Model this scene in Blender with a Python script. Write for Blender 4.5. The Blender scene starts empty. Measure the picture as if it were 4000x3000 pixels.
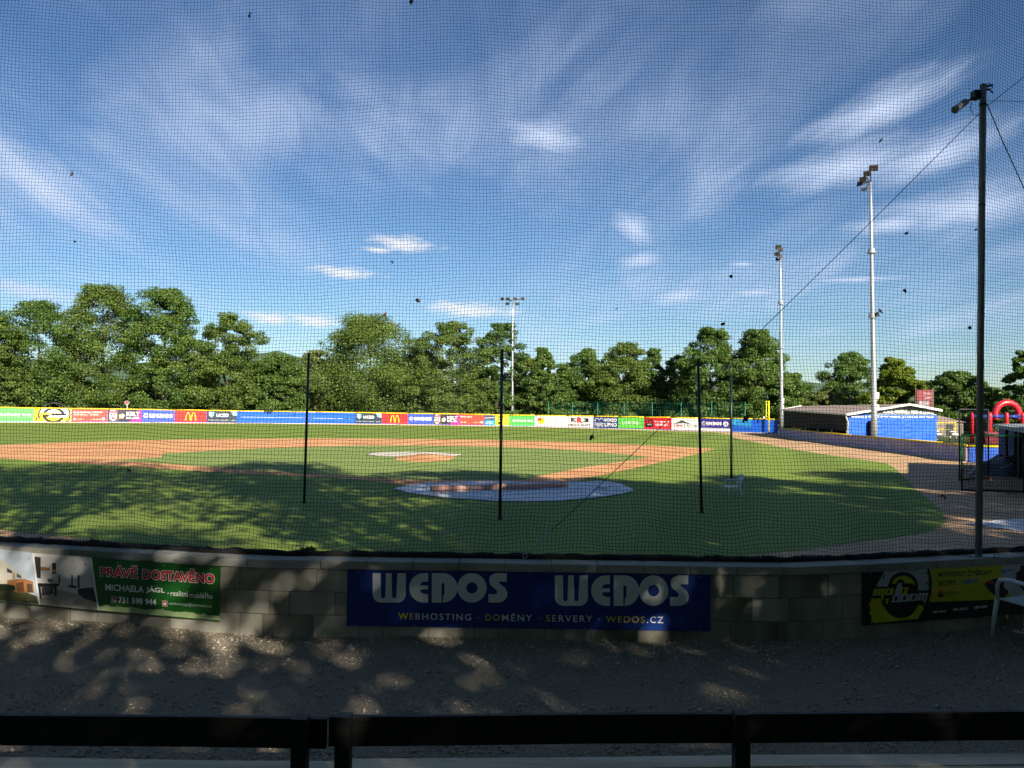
import bpy, math, random
import numpy as np
from mathutils import Vector, Matrix, Quaternion
from mathutils.geometry import tessellate_polygon
from mathutils import noise as mnoise
SC = bpy.context.scene
COL = SC.collection
RND = random.Random(7)
# ------------------------------------------------------------------ camera
F = 3100.0; CAMZ = 3.2
TH = math.atan(86/F); PH = math.atan(.012)
FW = Vector((0, math.cos(TH), math.sin(TH))); U0 = Vector((0, -math.sin(TH), math.cos(TH)))
RT = Vector((1, 0, 0))*math.cos(PH) + U0*math.sin(PH)
UP = U0*math.cos(PH) - Vector((1, 0, 0))*math.sin(PH)
C0 = Vector((0, 0, CAMZ))
def ray(x, y): return FW*F + RT*(x-2000) - UP*(y-1500)
def G(x, y, z=0.0):            # sight line meets a level surface
    d = ray(x, y); return C0 + d*((z-CAMZ)/d.z)
def P(x, y, Y):                # sight line at distance Y up the field
    d = ray(x, y); return C0 + d*(Y/d.y)
def PL(x, y, o, n):            # sight line meets a plane
    d = ray(x, y); return C0 + d*((o-C0).dot(n)/d.dot(n))
cam = bpy.data.cameras.new('camera'); cam.sensor_width = 36; cam.lens = 36*F/4000
cam.clip_end = 6000; cam.clip_start = .05
co = bpy.data.objects.new('camera', cam); COL.objects.link(co)
co.matrix_world = Matrix(((RT.x, UP.x, -FW.x, 0), (RT.y, UP.y, -FW.y, 0), (RT.z, UP.z, -FW.z, CAMZ), (0, 0, 0, 1)))
SC.camera = co
# ------------------------------------------------------------------ materials
def nt(m):
    m.use_nodes = True; n = m.node_tree; n.nodes.clear(); return n
def N(t, typ, **kw):
    n = t.nodes.new(typ)
    for k, v in kw.items():
        if k.startswith('i_'): n.inputs[k[2:].replace('_', ' ')].default_value = v
        else: setattr(n, k, v)
    return n
def rgba(c): return (c[0], c[1], c[2], 1)
def M(name, c1, c2=None, scale=3.0, rough=.7, bump=0.0, bscale=None, metal=0.0, detail=6, c3=None, s3=.4, spec=.3, stretch=None, coat=0):
    m = bpy.data.materials.new(name); t = nt(m); L = t.links.new
    out = N(t, 'ShaderNodeOutputMaterial'); b = N(t, 'ShaderNodeBsdfPrincipled')
    L(b.outputs[0], out.inputs[0])
    b.inputs['Roughness'].default_value = rough; b.inputs['Metallic'].default_value = metal
    b.inputs['Specular IOR Level'].default_value = spec
    if coat: b.inputs['Coat Weight'].default_value = coat
    b.inputs['Base Color'].default_value = rgba(c1)
    tc = N(t, 'ShaderNodeTexCoord'); mp = N(t, 'ShaderNodeMapping'); L(tc.outputs['Object'], mp.inputs[0])
    if stretch: mp.inputs['Scale'].default_value = stretch
    if c2 is not None:
        nz = N(t, 'ShaderNodeTexNoise'); nz.inputs['Scale'].default_value = scale; nz.inputs['Detail'].default_value = detail
        nz.inputs['Roughness'].default_value = .65
        L(mp.outputs[0], nz.inputs['Vector'])
        r = N(t, 'ShaderNodeValToRGB'); r.color_ramp.elements[0].position = .33; r.color_ramp.elements[1].position = .67
        r.color_ramp.elements[0].color = rgba(c1); r.color_ramp.elements[1].color = rgba(c2)
        L(nz.outputs[0], r.inputs[0]); col = r.outputs[0]
        if c3 is not None:
            n3 = N(t, 'ShaderNodeTexNoise'); n3.inputs['Scale'].default_value = s3; n3.inputs['Detail'].default_value = 4
            L(mp.outputs[0], n3.inputs['Vector'])
            r3 = N(t, 'ShaderNodeValToRGB'); r3.color_ramp.elements[0].position = .45; r3.color_ramp.elements[1].position = .65
            r3.color_ramp.elements[0].color = (0, 0, 0, 1); r3.color_ramp.elements[1].color = (1, 1, 1, 1)
            L(n3.outputs[0], r3.inputs[0])
            mx = N(t, 'ShaderNodeMixRGB'); mx.inputs[2].default_value = rgba(c3)
            L(r3.outputs[0], mx.inputs[0]); L(col, mx.inputs[1]); col = mx.outputs[0]
        L(col, b.inputs['Base Color'])
    if bump:
        nb = N(t, 'ShaderNodeTexNoise'); nb.inputs['Scale'].default_value = bscale or scale*4; nb.inputs['Detail'].default_value = 5
        L(mp.outputs[0], nb.inputs['Vector'])
        bp = N(t, 'ShaderNodeBump'); bp.inputs['Strength'].default_value = min(1, bump); bp.inputs['Distance'].default_value = .02
        L(nb.outputs[0], bp.inputs['Height']); L(bp.outputs[0], b.inputs['Normal'])
    return m
def leaf_mat(name, ca, cb, trans=.45, rough=.45):
    m = bpy.data.materials.new(name); t = nt(m); L = t.links.new
    out = N(t, 'ShaderNodeOutputMaterial'); b = N(t, 'ShaderNodeBsdfPrincipled'); b.inputs['Roughness'].default_value = rough
    b.inputs['Specular IOR Level'].default_value = .35
    a = N(t, 'ShaderNodeAttribute'); a.attribute_name = 'tint'
    mx = N(t, 'ShaderNodeMixRGB'); mx.inputs[1].default_value = rgba(ca); mx.inputs[2].default_value = rgba(cb)
    L(a.outputs['Fac'], mx.inputs[0]); L(mx.outputs[0], b.inputs['Base Color'])
    tr = N(t, 'ShaderNodeBsdfTranslucent'); g = N(t, 'ShaderNodeMixRGB'); g.blend_type = 'MULTIPLY'; g.inputs[0].default_value = 1
    g.inputs[2].default_value = (1.3, 1.25, .5, 1); L(mx.outputs[0], g.inputs[1]); L(g.outputs[0], tr.inputs[0])
    ms = N(t, 'ShaderNodeMixShader'); ms.inputs[0].default_value = trans
    L(b.outputs[0], ms.inputs[1]); L(tr.outputs[0], ms.inputs[2]); L(ms.outputs[0], out.inputs[0])
    return m
# ------------------------------------------------------------------ object helpers
LOC = {}
def tag(o, label=None, cat=None, group=None, kind=None):
    if label: o['label'] = label
    if cat: o['category'] = cat
    if group: o['group'] = group
    if kind: o['kind'] = kind
    return o
def thing(name, loc, label, cat, group=None):
    o = bpy.data.objects.new(name, None); o.empty_display_size = .2; o.location = loc; COL.objects.link(o)
    LOC[o.name] = Vector(loc); return tag(o, label, cat, group)
def link(name, me, mats, parent=None, smooth=False, loc=None):
    o = bpy.data.objects.new(name, me); COL.objects.link(o)
    if not isinstance(mats, (list, tuple)): mats = [mats]
    for m in mats: me.materials.append(m)
    if smooth: me.polygons.foreach_set('use_smooth', [True]*len(me.polygons))
    off = LOC[parent.name] if parent is not None else (Vector(loc) if loc is not None else Vector((0, 0, 0)))
    if off.length > 0: me.transform(Matrix.Translation(-off))
    if parent is not None: o.parent = parent
    elif loc is not None: o.location = loc
    LOC[o.name] = off
    return o
class MB:
    def __init__(s): s.v = []; s.f = []; s.m = []
    def add(s, vs, fs, mi=0):
        b = len(s.v); s.v += [tuple(v) for v in vs]; s.f += [tuple(b+i for i in f) for f in fs]; s.m += [mi]*len(fs); return s
    def box(s, c, d, rz=0.0, mi=0, R=None):
        hx, hy, hz = d[0]/2, d[1]/2, d[2]/2
        vs = [Vector((x, y, z)) for z in (-hz, hz) for y in (-hy, hy) for x in (-hx, hx)]
        R = R or Matrix.Rotation(rz, 3, 'Z')
        vs = [R @ v + Vector(c) for v in vs]
        return s.add(vs, [(0, 2, 3, 1), (4, 5, 7, 6), (0, 1, 5, 4), (2, 6, 7, 3), (0, 4, 6, 2), (1, 3, 7, 5)], mi)
    def tube(s, pts, r, seg=8, mi=0, cap=True):
        pts = [Vector(p) for p in pts]; n = len(pts); rs = r if isinstance(r, (list, tuple)) else [r]*n
        vs = []; prev = None
        for i, p in enumerate(pts):
            t = (pts[min(i+1, n-1)]-pts[max(i-1, 0)]).normalized()
            if prev is None:
                a = Vector((0, 0, 1)) if abs(t.z) < .9 else Vector((1, 0, 0)); x = t.cross(a).normalized()
            else: x = (prev-t*prev.dot(t)).normalized()
            prev = x; y = t.cross(x)
            for k in range(seg):
                a = 2*math.pi*k/seg; vs.append(p+(x*math.cos(a)+y*math.sin(a))*rs[i])
        fs = [(i*seg+k, i*seg+(k+1) % seg, (i+1)*seg+(k+1) % seg, (i+1)*seg+k) for i in range(n-1) for k in range(seg)]
        if cap: fs += [tuple(range(seg-1, -1, -1)), tuple((n-1)*seg+k for k in range(seg))]
        return s.add(vs, fs, mi)
    def slab(s, top, thick, mi=0, d=None):     # polygon of 3-D points extruded by thick along -d
        n = len(top); top = [Vector(p) for p in top]; d = d or Vector((0, 0, 1))
        bot = [p-d*thick for p in top]
        return s.add(top+bot, [tuple(range(n)), tuple(range(2*n-1, n-1, -1))]+[(i, n+i, n+(i+1) % n, (i+1) % n) for i in range(n)], mi)
    def mesh(s, name):
        me = bpy.data.meshes.new(name); me.from_pydata(s.v, [], s.f); me.polygons.foreach_set('material_index', s.m); me.update(); return me
    def build(s, name, mats, parent=None, smooth=False, loc=None, bevel=0):
        me = s.mesh(name); o = link(name, me, mats, parent, smooth, loc)
        if bevel:
            b = o.modifiers.new('bevel', 'BEVEL'); b.width = bevel; b.segments = 2; b.limit_method = 'ANGLE'
        return o
def copy_tree(o, parent=None):
    c = o.copy(); COL.objects.link(c)
    if parent is not None: c.parent = parent
    for ch in list(o.children): copy_tree(ch, c)
    return c
def npmesh(name, V, Fq, k):
    me = bpy.data.meshes.new(name); nv, nf = len(V), len(Fq)
    me.vertices.add(nv); me.vertices.foreach_set('co', np.ascontiguousarray(V, dtype=np.float32).ravel())
    me.loops.add(nf*k); me.loops.foreach_set('vertex_index', np.ascontiguousarray(Fq, dtype=np.int32).ravel())
    me.polygons.add(nf); me.polygons.foreach_set('loop_start', np.arange(0, nf*k, k, dtype=np.int32))
    me.update(calc_edges=True); return me
def sheet(name, pts, z, mat, thick=0):
    loops = [[Vector((p[0], p[1], 0)) for p in pts]]
    tris = tessellate_polygon(loops)
    vs = [(p[0], p[1], z) for p in pts]
    up = []
    for t in tris:
        a, b, c = (Vector(vs[i]) for i in t)
        up.append(tuple(t) if (b-a).cross(c-a).z > 0 else tuple(reversed(t)))
    mb = MB(); mb.add(vs, up); o = mb.build(name, mat); return tag(o, kind='structure')
def smoothline(pts, n=6):      # Catmull-Rom
    pts = [Vector(p) for p in pts]; out = []
    for i in range(len(pts)-1):
        p0, p1, p2, p3 = pts[max(i-1, 0)], pts[i], pts[i+1], pts[min(i+2, len(pts)-1)]
        for k in range(n):
            t = k/n
            out.append(.5*((2*p1)+(p2-p0)*t+(2*p0-5*p1+4*p2-p3)*t*t+(3*p1-p0-3*p2+p3)*t**3))
    out.append(pts[-1]); return out
# ---- flat artwork: loops of 2-D points -> mesh on a plane
def arc(cx, cy, r, a0, a1, n=20, ry=None):
    ry = ry or r
    return [(cx+r*math.cos(math.radians(a0+(a1-a0)*i/n)), cy+ry*math.sin(math.radians(a0+(a1-a0)*i/n))) for i in range(n+1)]
def rect(x0, y0, x1, y1): return [(x0, y0), (x1, y0), (x1, y1), (x0, y1)]
_font = bpy.data.curves.new('lettering_source', 'FONT'); _fobj = bpy.data.objects.new('lettering_source', _font); COL.objects.link(_fobj)
def text2d(body, box, bold=.0, shear=0.0, keep=False, space=1.0):
    _font.body = body; _font.offset = bold; _font.shear = shear; _font.space_character = space; _font.resolution_u = 3
    dg = bpy.context.evaluated_depsgraph_get(); dg.update(); me = _fobj.evaluated_get(dg).to_mesh()
    vs = [(v.co.x, v.co.y) for v in me.vertices]; fs = [tuple(p.vertices) for p in me.polygons]
    x0 = min(v[0] for v in vs); x1 = max(v[0] for v in vs); y0 = min(v[1] for v in vs); y1 = max(v[1] for v in vs)
    bx0, by0, bx1, by1 = box; sx = (bx1-bx0)/(x1-x0); sy = (by1-by0)/(y1-y0)
    return [(bx0+(v[0]-x0)*sx, by0+(v[1]-y0)*sy) for v in vs], fs
class Art:                     # collects flat shapes; fn maps (u, v, lift) to a 3-D point
    def __init__(s, fn): s.fn = fn; s.mb = MB(); s.mats = []; s.k = 0
    def mi(s, m):
        if m not in s.mats: s.mats.append(m)
        return s.mats.index(m)
    def poly(s, loops, m, lift=1):
        if loops and not isinstance(loops[0], list): loops = [loops]
        flat = [p for l in loops for p in l]
        tr = tessellate_polygon([[Vector((p[0], p[1], 0)) for p in l] for l in loops])
        s.mb.add([s.fn(p[0], p[1], lift) for p in flat], [tuple(t) for t in tr], s.mi(m)); return s
    def text(s, body, box, m, lift=1, **k):
        vs, fs = text2d(body, box, **k)
        s.mb.add([s.fn(v[0], v[1], lift) for v in vs], fs, s.mi(m)); return s
    def build(s, name, parent): return s.mb.build(name, s.mats, parent)
# ------------------------------------------------------------------ sun and sky
SUN_EL = math.radians(26); SUN_H = Vector((.47, -.88, 0)).normalized()
SUNV = SUN_H*math.cos(SUN_EL)+Vector((0, 0, math.sin(SUN_EL)))
sun = bpy.data.lights.new('sun', 'SUN'); sun.energy = 5.0; sun.angle = math.radians(.53); sun.color = (1, .93, .80)
so = bpy.data.objects.new('sun', sun); COL.objects.link(so); so.location = (20, -40, 40)
so.rotation_euler = SUNV.to_track_quat('Z', 'Y').to_euler()
W = bpy.data.worlds.new('World'); SC.world = W; W.use_nodes = True; t = W.node_tree; t.nodes.clear(); L = t.links.new
out = N(t, 'ShaderNodeOutputWorld'); bg = N(t, 'ShaderNodeBackground'); bg.inputs[1].default_value = .05; L(bg.outputs[0], out.inputs[0])
sky = N(t, 'ShaderNodeTexSky'); sky.sky_type = 'NISHITA'; sky.sun_disc = False; sky.sun_elevation = SUN_EL
sky.sun_rotation = math.atan2(SUN_H.x, SUN_H.y); sky.ozone_density = 2.0; sky.air_density = 1.0; sky.dust_density = .1
hs = N(t, 'ShaderNodeHueSaturation'); hs.inputs['Saturation'].default_value = 1.12; L(sky.outputs[0], hs.inputs['Color'])
tc = N(t, 'ShaderNodeTexCoord'); sx = N(t, 'ShaderNodeSeparateXYZ'); L(tc.outputs['Generated'], sx.inputs[0])
def mth(op, a, b=None, c=None, clamp=False):
    n = N(t, 'ShaderNodeMath', operation=op); n.use_clamp = clamp
    for i, v in enumerate((a, b, c)):
        if v is None: continue
        if isinstance(v, (int, float)): n.inputs[i].default_value = v
        else: L(v, n.inputs[i])
    return n.outputs[0]
def sstep(v, a, b): 
    n = N(t, 'ShaderNodeMapRange', interpolation_type='SMOOTHSTEP'); L(v, n.inputs[0]); n.inputs[1].default_value = a; n.inputs[2].default_value = b; return n.outputs[0]
zc = mth('MAXIMUM', sx.outputs[2], .0)
den = mth('ADD', zc, .10)
px_ = mth('DIVIDE', sx.outputs[0], den); py_ = mth('DIVIDE', sx.outputs[1], den)
# cirrus lies in long bands that run up the field, slightly to its left
ca, sa = math.cos(-.10), math.sin(-.10)
acr = mth('SUBTRACT', mth('MULTIPLY', px_, ca), mth('MULTIPLY', py_, sa))
alg = mth('ADD', mth('MULTIPLY', px_, sa), mth('MULTIPLY', py_, ca))
def layer(su, sv, off, scale, detail=7, rough=.6, dist=.6):
    cb = N(t, 'ShaderNodeCombineXYZ'); L(mth('MULTIPLY', acr, su), cb.inputs[0]); L(mth('MULTIPLY', alg, sv), cb.inputs[1]); cb.inputs[2].default_value = off
    nz = N(t, 'ShaderNodeTexNoise'); nz.inputs['Scale'].default_value = scale; nz.inputs['Detail'].default_value = detail; nz.inputs['Roughness'].default_value = rough
    nz.inputs['Distortion'].default_value = dist; L(cb.outputs[0], nz.inputs['Vector']); return nz.outputs[0]
streak = layer(1.0, .42, 3.1, 1.5, detail=5, rough=.5, dist=.8)
veil = layer(1.0, .75, 8.7, 1.1, detail=5, rough=.5)
fine = layer(3.2, .7, 1.3, 2.2, detail=6, rough=.52, dist=1.3)
c1 = mth('MULTIPLY', sstep(streak, .44, .70), mth('ADD', mth('MULTIPLY', sstep(fine, .3, .72), .5), .5))
c2 = mth('MULTIPLY', sstep(veil, .40, .75), mth('ADD', mth('MULTIPLY', sstep(fine, .35, .7), .5), .3))
cir = mth('MULTIPLY', mth('MAXIMUM', c1, mth('MULTIPLY', c2, .6)), .44, clamp=True)
# a brighter wisp group up to the right, and small heaps of cumulus low over the trees
az = mth('ARCTAN2', sx.outputs[0], sx.outputs[1]); el = mth('ARCSINE', sx.outputs[2])
def dirof(px, py):
    d = ray(px, py).normalized(); return math.atan2(d.x, d.y), math.asin(d.z)
def puff(px, py, wx, wy, lo=.15, hi=.6, ns=26.0, stretch=2.6, amp=1.3, tilt=0.0):
    a0, e0 = dirof(px, py)
    du = mth('SUBTRACT', az, a0); dv = mth('SUBTRACT', el, e0)
    if tilt:
        c_, s_ = math.cos(tilt), math.sin(tilt)
        du, dv = mth('ADD', mth('MULTIPLY', du, c_), mth('MULTIPLY', dv, s_)), mth('SUBTRACT', mth('MULTIPLY', dv, c_), mth('MULTIPLY', du, s_))
    u = mth('DIVIDE', du, wx/F); v = mth('DIVIDE', dv, wy/F)
    r2 = mth('SQRT', mth('ADD', mth('MULTIPLY', u, u), mth('MULTIPLY', v, v)))
    cb = N(t, 'ShaderNodeCombineXYZ'); L(du, cb.inputs[0]); L(mth('MULTIPLY', dv, stretch), cb.inputs[1])
    nz = N(t, 'ShaderNodeTexNoise'); nz.inputs['Scale'].default_value = ns; nz.inputs['Detail'].default_value = 6; nz.inputs['Roughness'].default_value = .6
    L(cb.outputs[0], nz.inputs['Vector'])
    w = mth('ADD', mth('SUBTRACT', 1.0, r2), mth('MULTIPLY', mth('SUBTRACT', nz.outputs[0], .5), amp*2))
    return sstep(w, lo, hi)
heap = None
for a in ((1575, 950, 150, 42), (1345, 1062, 150, 30), (1060, 1240, 120, 30), (1230, 1250, 130, 32), (1830, 1208, 210, 38), (1480, 975, 80, 14)):
    p = puff(*a, lo=-.05, hi=.95, amp=1.0); heap = p if heap is None else mth('MAXIMUM', heap, p)
wisp = None
for a in ((3430, 420, 330, 85, .36), (3300, 640, 330, 90, .22), (3640, 600, 300, 80, .3), (3780, 800, 330, 90, .12), (3480, 870, 200, 40, .1),
          (2130, 520, 230, 90, -.1), (2480, 880, 110, 70, -.5), (2500, 1010, 110, 40, .2), (2650, 1150, 150, 40, .2), (2900, 1030, 70, 14, 0), (3350, 1090, 240, 14, 0), (2950, 1140, 140, 22, .05), (120, 1130, 260, 40, -.1), (150, 700, 420, 110, -.5)):
    p = mth('MULTIPLY', puff(a[0], a[1], a[2], a[3], lo=-.2, hi=1.35, ns=9, stretch=3.5, amp=.9, tilt=a[4]), .95); wisp = p if wisp is None else mth('MAXIMUM', wisp, p)
clear = mth('MULTIPLY', puff(2750, 120, 900, 420, lo=-.2, hi=1.2, ns=5, amp=.7), .75)
front = mth('MULTIPLY', sstep(sx.outputs[1], .05, .45), mth('SUBTRACT', 1.0, clear))
cl = mth('MAXIMUM', mth('MULTIPLY', cir, front), wisp, clamp=True)
gr = N(t, 'ShaderNodeMixRGB'); gr.inputs[1].default_value = (.74, .88, 1.04, 1); gr.inputs[2].default_value = (.71, .77, .90, 1); L(sstep(sx.outputs[2], .02, .42), gr.inputs[0])
gm = N(t, 'ShaderNodeMixRGB'); gm.blend_type = 'MULTIPLY'; gm.inputs[0].default_value = 1; L(hs.outputs[0], gm.inputs[1]); L(gr.outputs[0], gm.inputs[2])
mixa = N(t, 'ShaderNodeMixRGB'); L(cl, mixa.inputs[0]); L(gm.outputs[0], mixa.inputs[1]); mixa.inputs[2].default_value = (6.4, 7.5, 9.8, 1)
mixb = N(t, 'ShaderNodeMixRGB'); L(mth('MULTIPLY', heap, .75), mixb.inputs[0]); L(mixa.outputs[0], mixb.inputs[1]); mixb.inputs[2].default_value = (9.6, 9.5, 9.7, 1)
L(mixb.outputs[0], bg.inputs[0])
W.cycles.sampling_method = 'MANUAL'; W.cycles.sample_map_resolution = 512
vs = SC.view_settings; vs.view_transform = 'Standard'; vs.look = 'None'; vs.exposure = 1.27; vs.gamma = 1; vs.use_curve_mapping = False
SC.cycles.use_denoising = True; SC.cycles.max_bounces = 6; SC.cycles.diffuse_bounces = 3; SC.cycles.use_adaptive_sampling = True; SC.cycles.adaptive_threshold = .02; SC.cycles.caustics_reflective = False; SC.cycles.caustics_refractive = False
SC.cycles.sample_clamp_indirect = 6
# ------------------------------------------------------------------ materials in use
m_lawn = M('mown_grass', (.128, .19, .020), (.178, .24, .034), scale=9, rough=.85, bump=.6, bscale=60, c3=(.15, .212, .026), s3=.18, detail=9, stretch=(1, .45, 1))
def bands(m, vec, width, amt):
    t = m.node_tree; L = t.links.new; b = next(n for n in t.nodes if n.type == 'BSDF_PRINCIPLED'); src = b.inputs['Base Color'].links[0].from_socket
    tc = N(t, 'ShaderNodeTexCoord'); mp = N(t, 'ShaderNodeVectorMath', operation='DOT_PRODUCT'); L(tc.outputs['Object'], mp.inputs[0]); mp.inputs[1].default_value = (vec[0], vec[1], 0)
    nz = N(t, 'ShaderNodeTexNoise'); nz.inputs['Scale'].default_value = .5; L(tc.outputs['Object'], nz.inputs['Vector'])
    ad = N(t, 'ShaderNodeMath', operation='MULTIPLY_ADD'); L(nz.outputs[0], ad.inputs[0]); ad.inputs[1].default_value = .9; L(mp.outputs['Value'], ad.inputs[2])
    sn = N(t, 'ShaderNodeMath', operation='MULTIPLY'); L(ad.outputs[0], sn.inputs[0]); sn.inputs[1].default_value = math.pi/width
    si = N(t, 'ShaderNodeMath', operation='SINE'); L(sn.outputs[0], si.inputs[0])
    mr = N(t, 'ShaderNodeMapRange'); L(si.outputs[0], mr.inputs[0]); mr.inputs[1].default_value = -.5; mr.inputs[2].default_value = .5; mr.inputs[3].default_value = 1-amt; mr.inputs[4].default_value = 1+amt
    mx = N(t, 'ShaderNodeMixRGB'); mx.blend_type = 'MULTIPLY'; mx.inputs[0].default_value = 1; L(src, mx.inputs[1]); L(mr.outputs[0], mx.inputs[2]); L(mx.outputs[0], b.inputs['Base Color'])
bands(m_lawn, (.95, -.3), 2.6, .09)
m_lawn2 = M('infield_turf', (.165, .225, .05), (.205, .26, .065), scale=8, rough=.85, bump=.6, bscale=60, c3=(.18, .24, .056), s3=.2, detail=9, stretch=(.5, 1, 1))
m_rough = M('rough_grass', (.05, .07, .018), (.08, .10, .03), scale=3, rough=.9, bump=.5)
bands(m_lawn2, (.3, .95), 2.2, .07)
m_clay = M('orange_clay', (.55, .268, .105), (.65, .34, .15), scale=1.6, rough=.9, bump=.35, bscale=40, c3=(.48, .21, .088), s3=.3)
bands(m_clay, (.25, .97), 1.1, .05)
m_path = M('pale_clay', (.47, .285, .145), (.57, .365, .20), scale=2.2, rough=.9, bump=.35, bscale=40, c3=(.42, .25, .13), s3=.5)
m_track = M('warning_track', (.50, .40, .28), (.60, .50, .36), scale=2, rough=.9)
m_gravel = M('gravel_ground', (.125, .102, .074), (.39, .33, .25), scale=48, rough=.95, bump=.7, bscale=150, c3=(.27, .228, .17), s3=.8, detail=9)
m_stone = M('gravel_stones', (.13, .105, .07), (.62, .54, .42), scale=25, rough=.9)
m_block = M('concrete_block', (.34, .318, .265), (.45, .425, .36), scale=2.2, rough=.92, bump=.35, bscale=60, c3=(.17, .16, .12), s3=.9, stretch=(1, 1, .4))
m_block2 = M('concrete_block_dark', (.32, .298, .248), (.43, .405, .34), scale=2.6, rough=.92, bump=.35, bscale=60, c3=(.14, .135, .10), s3=1.2, stretch=(1, 1, .4))
m_joint = M('wall_joint', (.04, .038, .032))
m_cop = M('coping_slab', (.34, .32, .28), (.45, .43, .38), scale=3, rough=.9, bump=.3, bscale=50, c3=(.26, .25, .21), s3=1.6)
m_net = M('net_cord', (.010, .012, .013), rough=.9, spec=.08)
m_black = M('black_fabric', (.012, .012, .013), (.02, .02, .02), scale=9, rough=.9)
m_bwood = M('black_stained_wood', (.006, .0058, .0055), (.012, .011, .0095), scale=6, rough=.6, bump=.3, bscale=30, stretch=(.15, 1, 1))
m_wood = M('bare_plank', (.60, .48, .34), (.72, .60, .46), scale=7, rough=.75, bump=.3, bscale=30, stretch=(.12, 1, 1), c3=(.28, .23, .18), s3=2)
m_topsheen = M('post_top_sheen', (.60, .68, .66), (.70, .78, .76), scale=20, rough=.22, spec=1.0, coat=.6)  # pale colour stands in for sky reflecting off the post tops
m_steel = M('galvanised_steel', (.33, .34, .35), (.46, .47, .48), scale=5, rough=.42, metal=.55, spec=.5)
m_gpole = M('grey_pole', (.21, .205, .19), (.30, .29, .27), scale=4, rough=.38, metal=.25, spec=.5)
m_dark = M('dark_metal', (.035, .035, .038), (.06, .06, .062), scale=6, rough=.5, metal=.4)
m_head = M('lamp_housing', (.09, .095, .10), (.14, .145, .15), scale=6, rough=.45, metal=.3)
m_lens = M('lamp_glass', (.03, .03, .027), (.06, .057, .048), scale=5, rough=.15, spec=.6)
m_white = M('white_print', (.78, .78, .76), rough=.55)
m_wplast = M('white_plastic', (.60, .62, .63), (.68, .70, .70), scale=5, rough=.4, spec=.45)
m_blue = M('blue_tarpaulin', (.012, .085, .50), (.02, .12, .60), scale=1.3, rough=.45, spec=.5, bump=.5, bscale=5)
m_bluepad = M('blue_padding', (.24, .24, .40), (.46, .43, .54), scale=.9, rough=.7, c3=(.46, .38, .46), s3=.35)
m_blueb = M('blue_board', (.012, .095, .56), (.02, .13, .64), scale=1, rough=.5)
m_yel = M('yellow_padding', (.75, .50, .015), (.82, .58, .03), scale=3, rough=.5)
m_yelpole = M('yellow_paint', (.85, .68, .02), rough=.4)
m_green = M('dark_green_post', (.005, .014, .010), (.008, .020, .014), scale=5, rough=.35)
m_gpost = M('green_coated_post', (.02, .17, .11), (.03, .21, .14), scale=5, rough=.4)
m_gwrap = M('green_tape', (.06, .42, .14), rough=.5)
m_tarp = M('pale_tarpaulin', (.54, .53, .53), (.64, .63, .62), scale=2.5, rough=.5, bump=.5, bscale=9, spec=.4)
m_tarpw = M('cream_tarpaulin', (.55, .48, .37), (.63, .56, .45), scale=2, rough=.55)
m_roll = M('terracotta_tube', (.62, .33, .25), (.70, .40, .31), scale=4, rough=.6)
m_rolli = M('tube_inside', (.10, .02, .02))
m_bark = M('bark', (.075, .058, .042), (.13, .105, .08), scale=7, rough=.95, bump=.8, stretch=(1, 1, .25))
m_hill = M('wooded_hill', (.045, .085, .045), (.085, .125, .065), scale=.12, rough=1, detail=8)  # distance haze put into the colour as a slightly faded green
m_roof = M('brown_roofing', (.27, .20, .165), (.33, .25, .21), scale=2, rough=.85)
m_trim = M('pale_trim', (.62, .61, .58), rough=.6)
m_side = M('dark_slats', (.034, .036, .033), (.055, .056, .05), scale=6, rough=.8)
m_gab = M('grey_green_boards', (.27, .29, .25), (.34, .36, .31), scale=4, rough=.8)
m_inside = M('interior_shade', (.012, .012, .014))  # near-black stands in for the shade inside clubhouse and shelter
m_red = M('red_inflatable', (.55, .012, .025), (.62, .02, .035), scale=2, rough=.35, spec=.5)
m_navy = M('navy_inflatable', (.02, .04, .20), rough=.4)
m_leafd = M('dead_leaf', (.016, .012, .010), (.03, .022, .016), scale=40, rough=.8)
m_leafb = M('brown_leaf', (.20, .075, .03), rough=.7)
m_weed = leaf_mat('weed_leaf', (.05, .07, .02), (.13, .15, .05))
FOL = [leaf_mat('foliage_mid', (.048, .105, .018), (.175, .265, .06)), leaf_mat('foliage_deep', (.045, .098, .02), (.16, .25, .06)),
       leaf_mat('foliage_olive', (.058, .11, .02), (.20, .275, .062)), leaf_mat('foliage_bright', (.09, .14, .012), (.24, .30, .035)), leaf_mat('foliage_pale', (.10, .14, .04), (.24, .27, .09))]
def flatm(name, c, rough=.42): return M(name, c, rough=rough, bump=.35, bscale=2.2, spec=.4)
INK = {}
def ink(c):
    k = tuple(c)
    if k not in INK: INK[k] = flatm('print_ink', c)
    return INK[k]
# ------------------------------------------------------------------ ground
def ground_sheet():
    rs = [0, 15, 40, 80, 160, 320, 700, 1500, 3200]; n = 48
    mb = MB(); vs = [(0, 60, 0)]
    for r in rs[1:]:
        for k in range(n): vs.append((r*math.cos(2*math.pi*k/n), 60+r*math.sin(2*math.pi*k/n), 0))
    fs = [(0, 1+k, 1+(k+1) % n) for k in range(n)]
    for i in range(len(rs)-2):
        a, b = 1+i*n, 1+(i+1)*n
        fs += [(a+k, b+k, b+(k+1) % n, a+(k+1) % n) for k in range(n)]
    mb.add(vs, fs); return tag(mb.build('ground', m_rough), kind='structure')
ground_sheet()
FENCE = [(-118, 92), (-95, 101), (-72.7, 112.9), (-50.9, 121.3), (-24.5, 126.2), (0, 124.4), (15, 116.9), (29.4, 107.4), (38, 101)]
FENCE_S = [(p.x, p.y) for p in smoothline([(x, y, 0) for x, y in FENCE], 8)]
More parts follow.
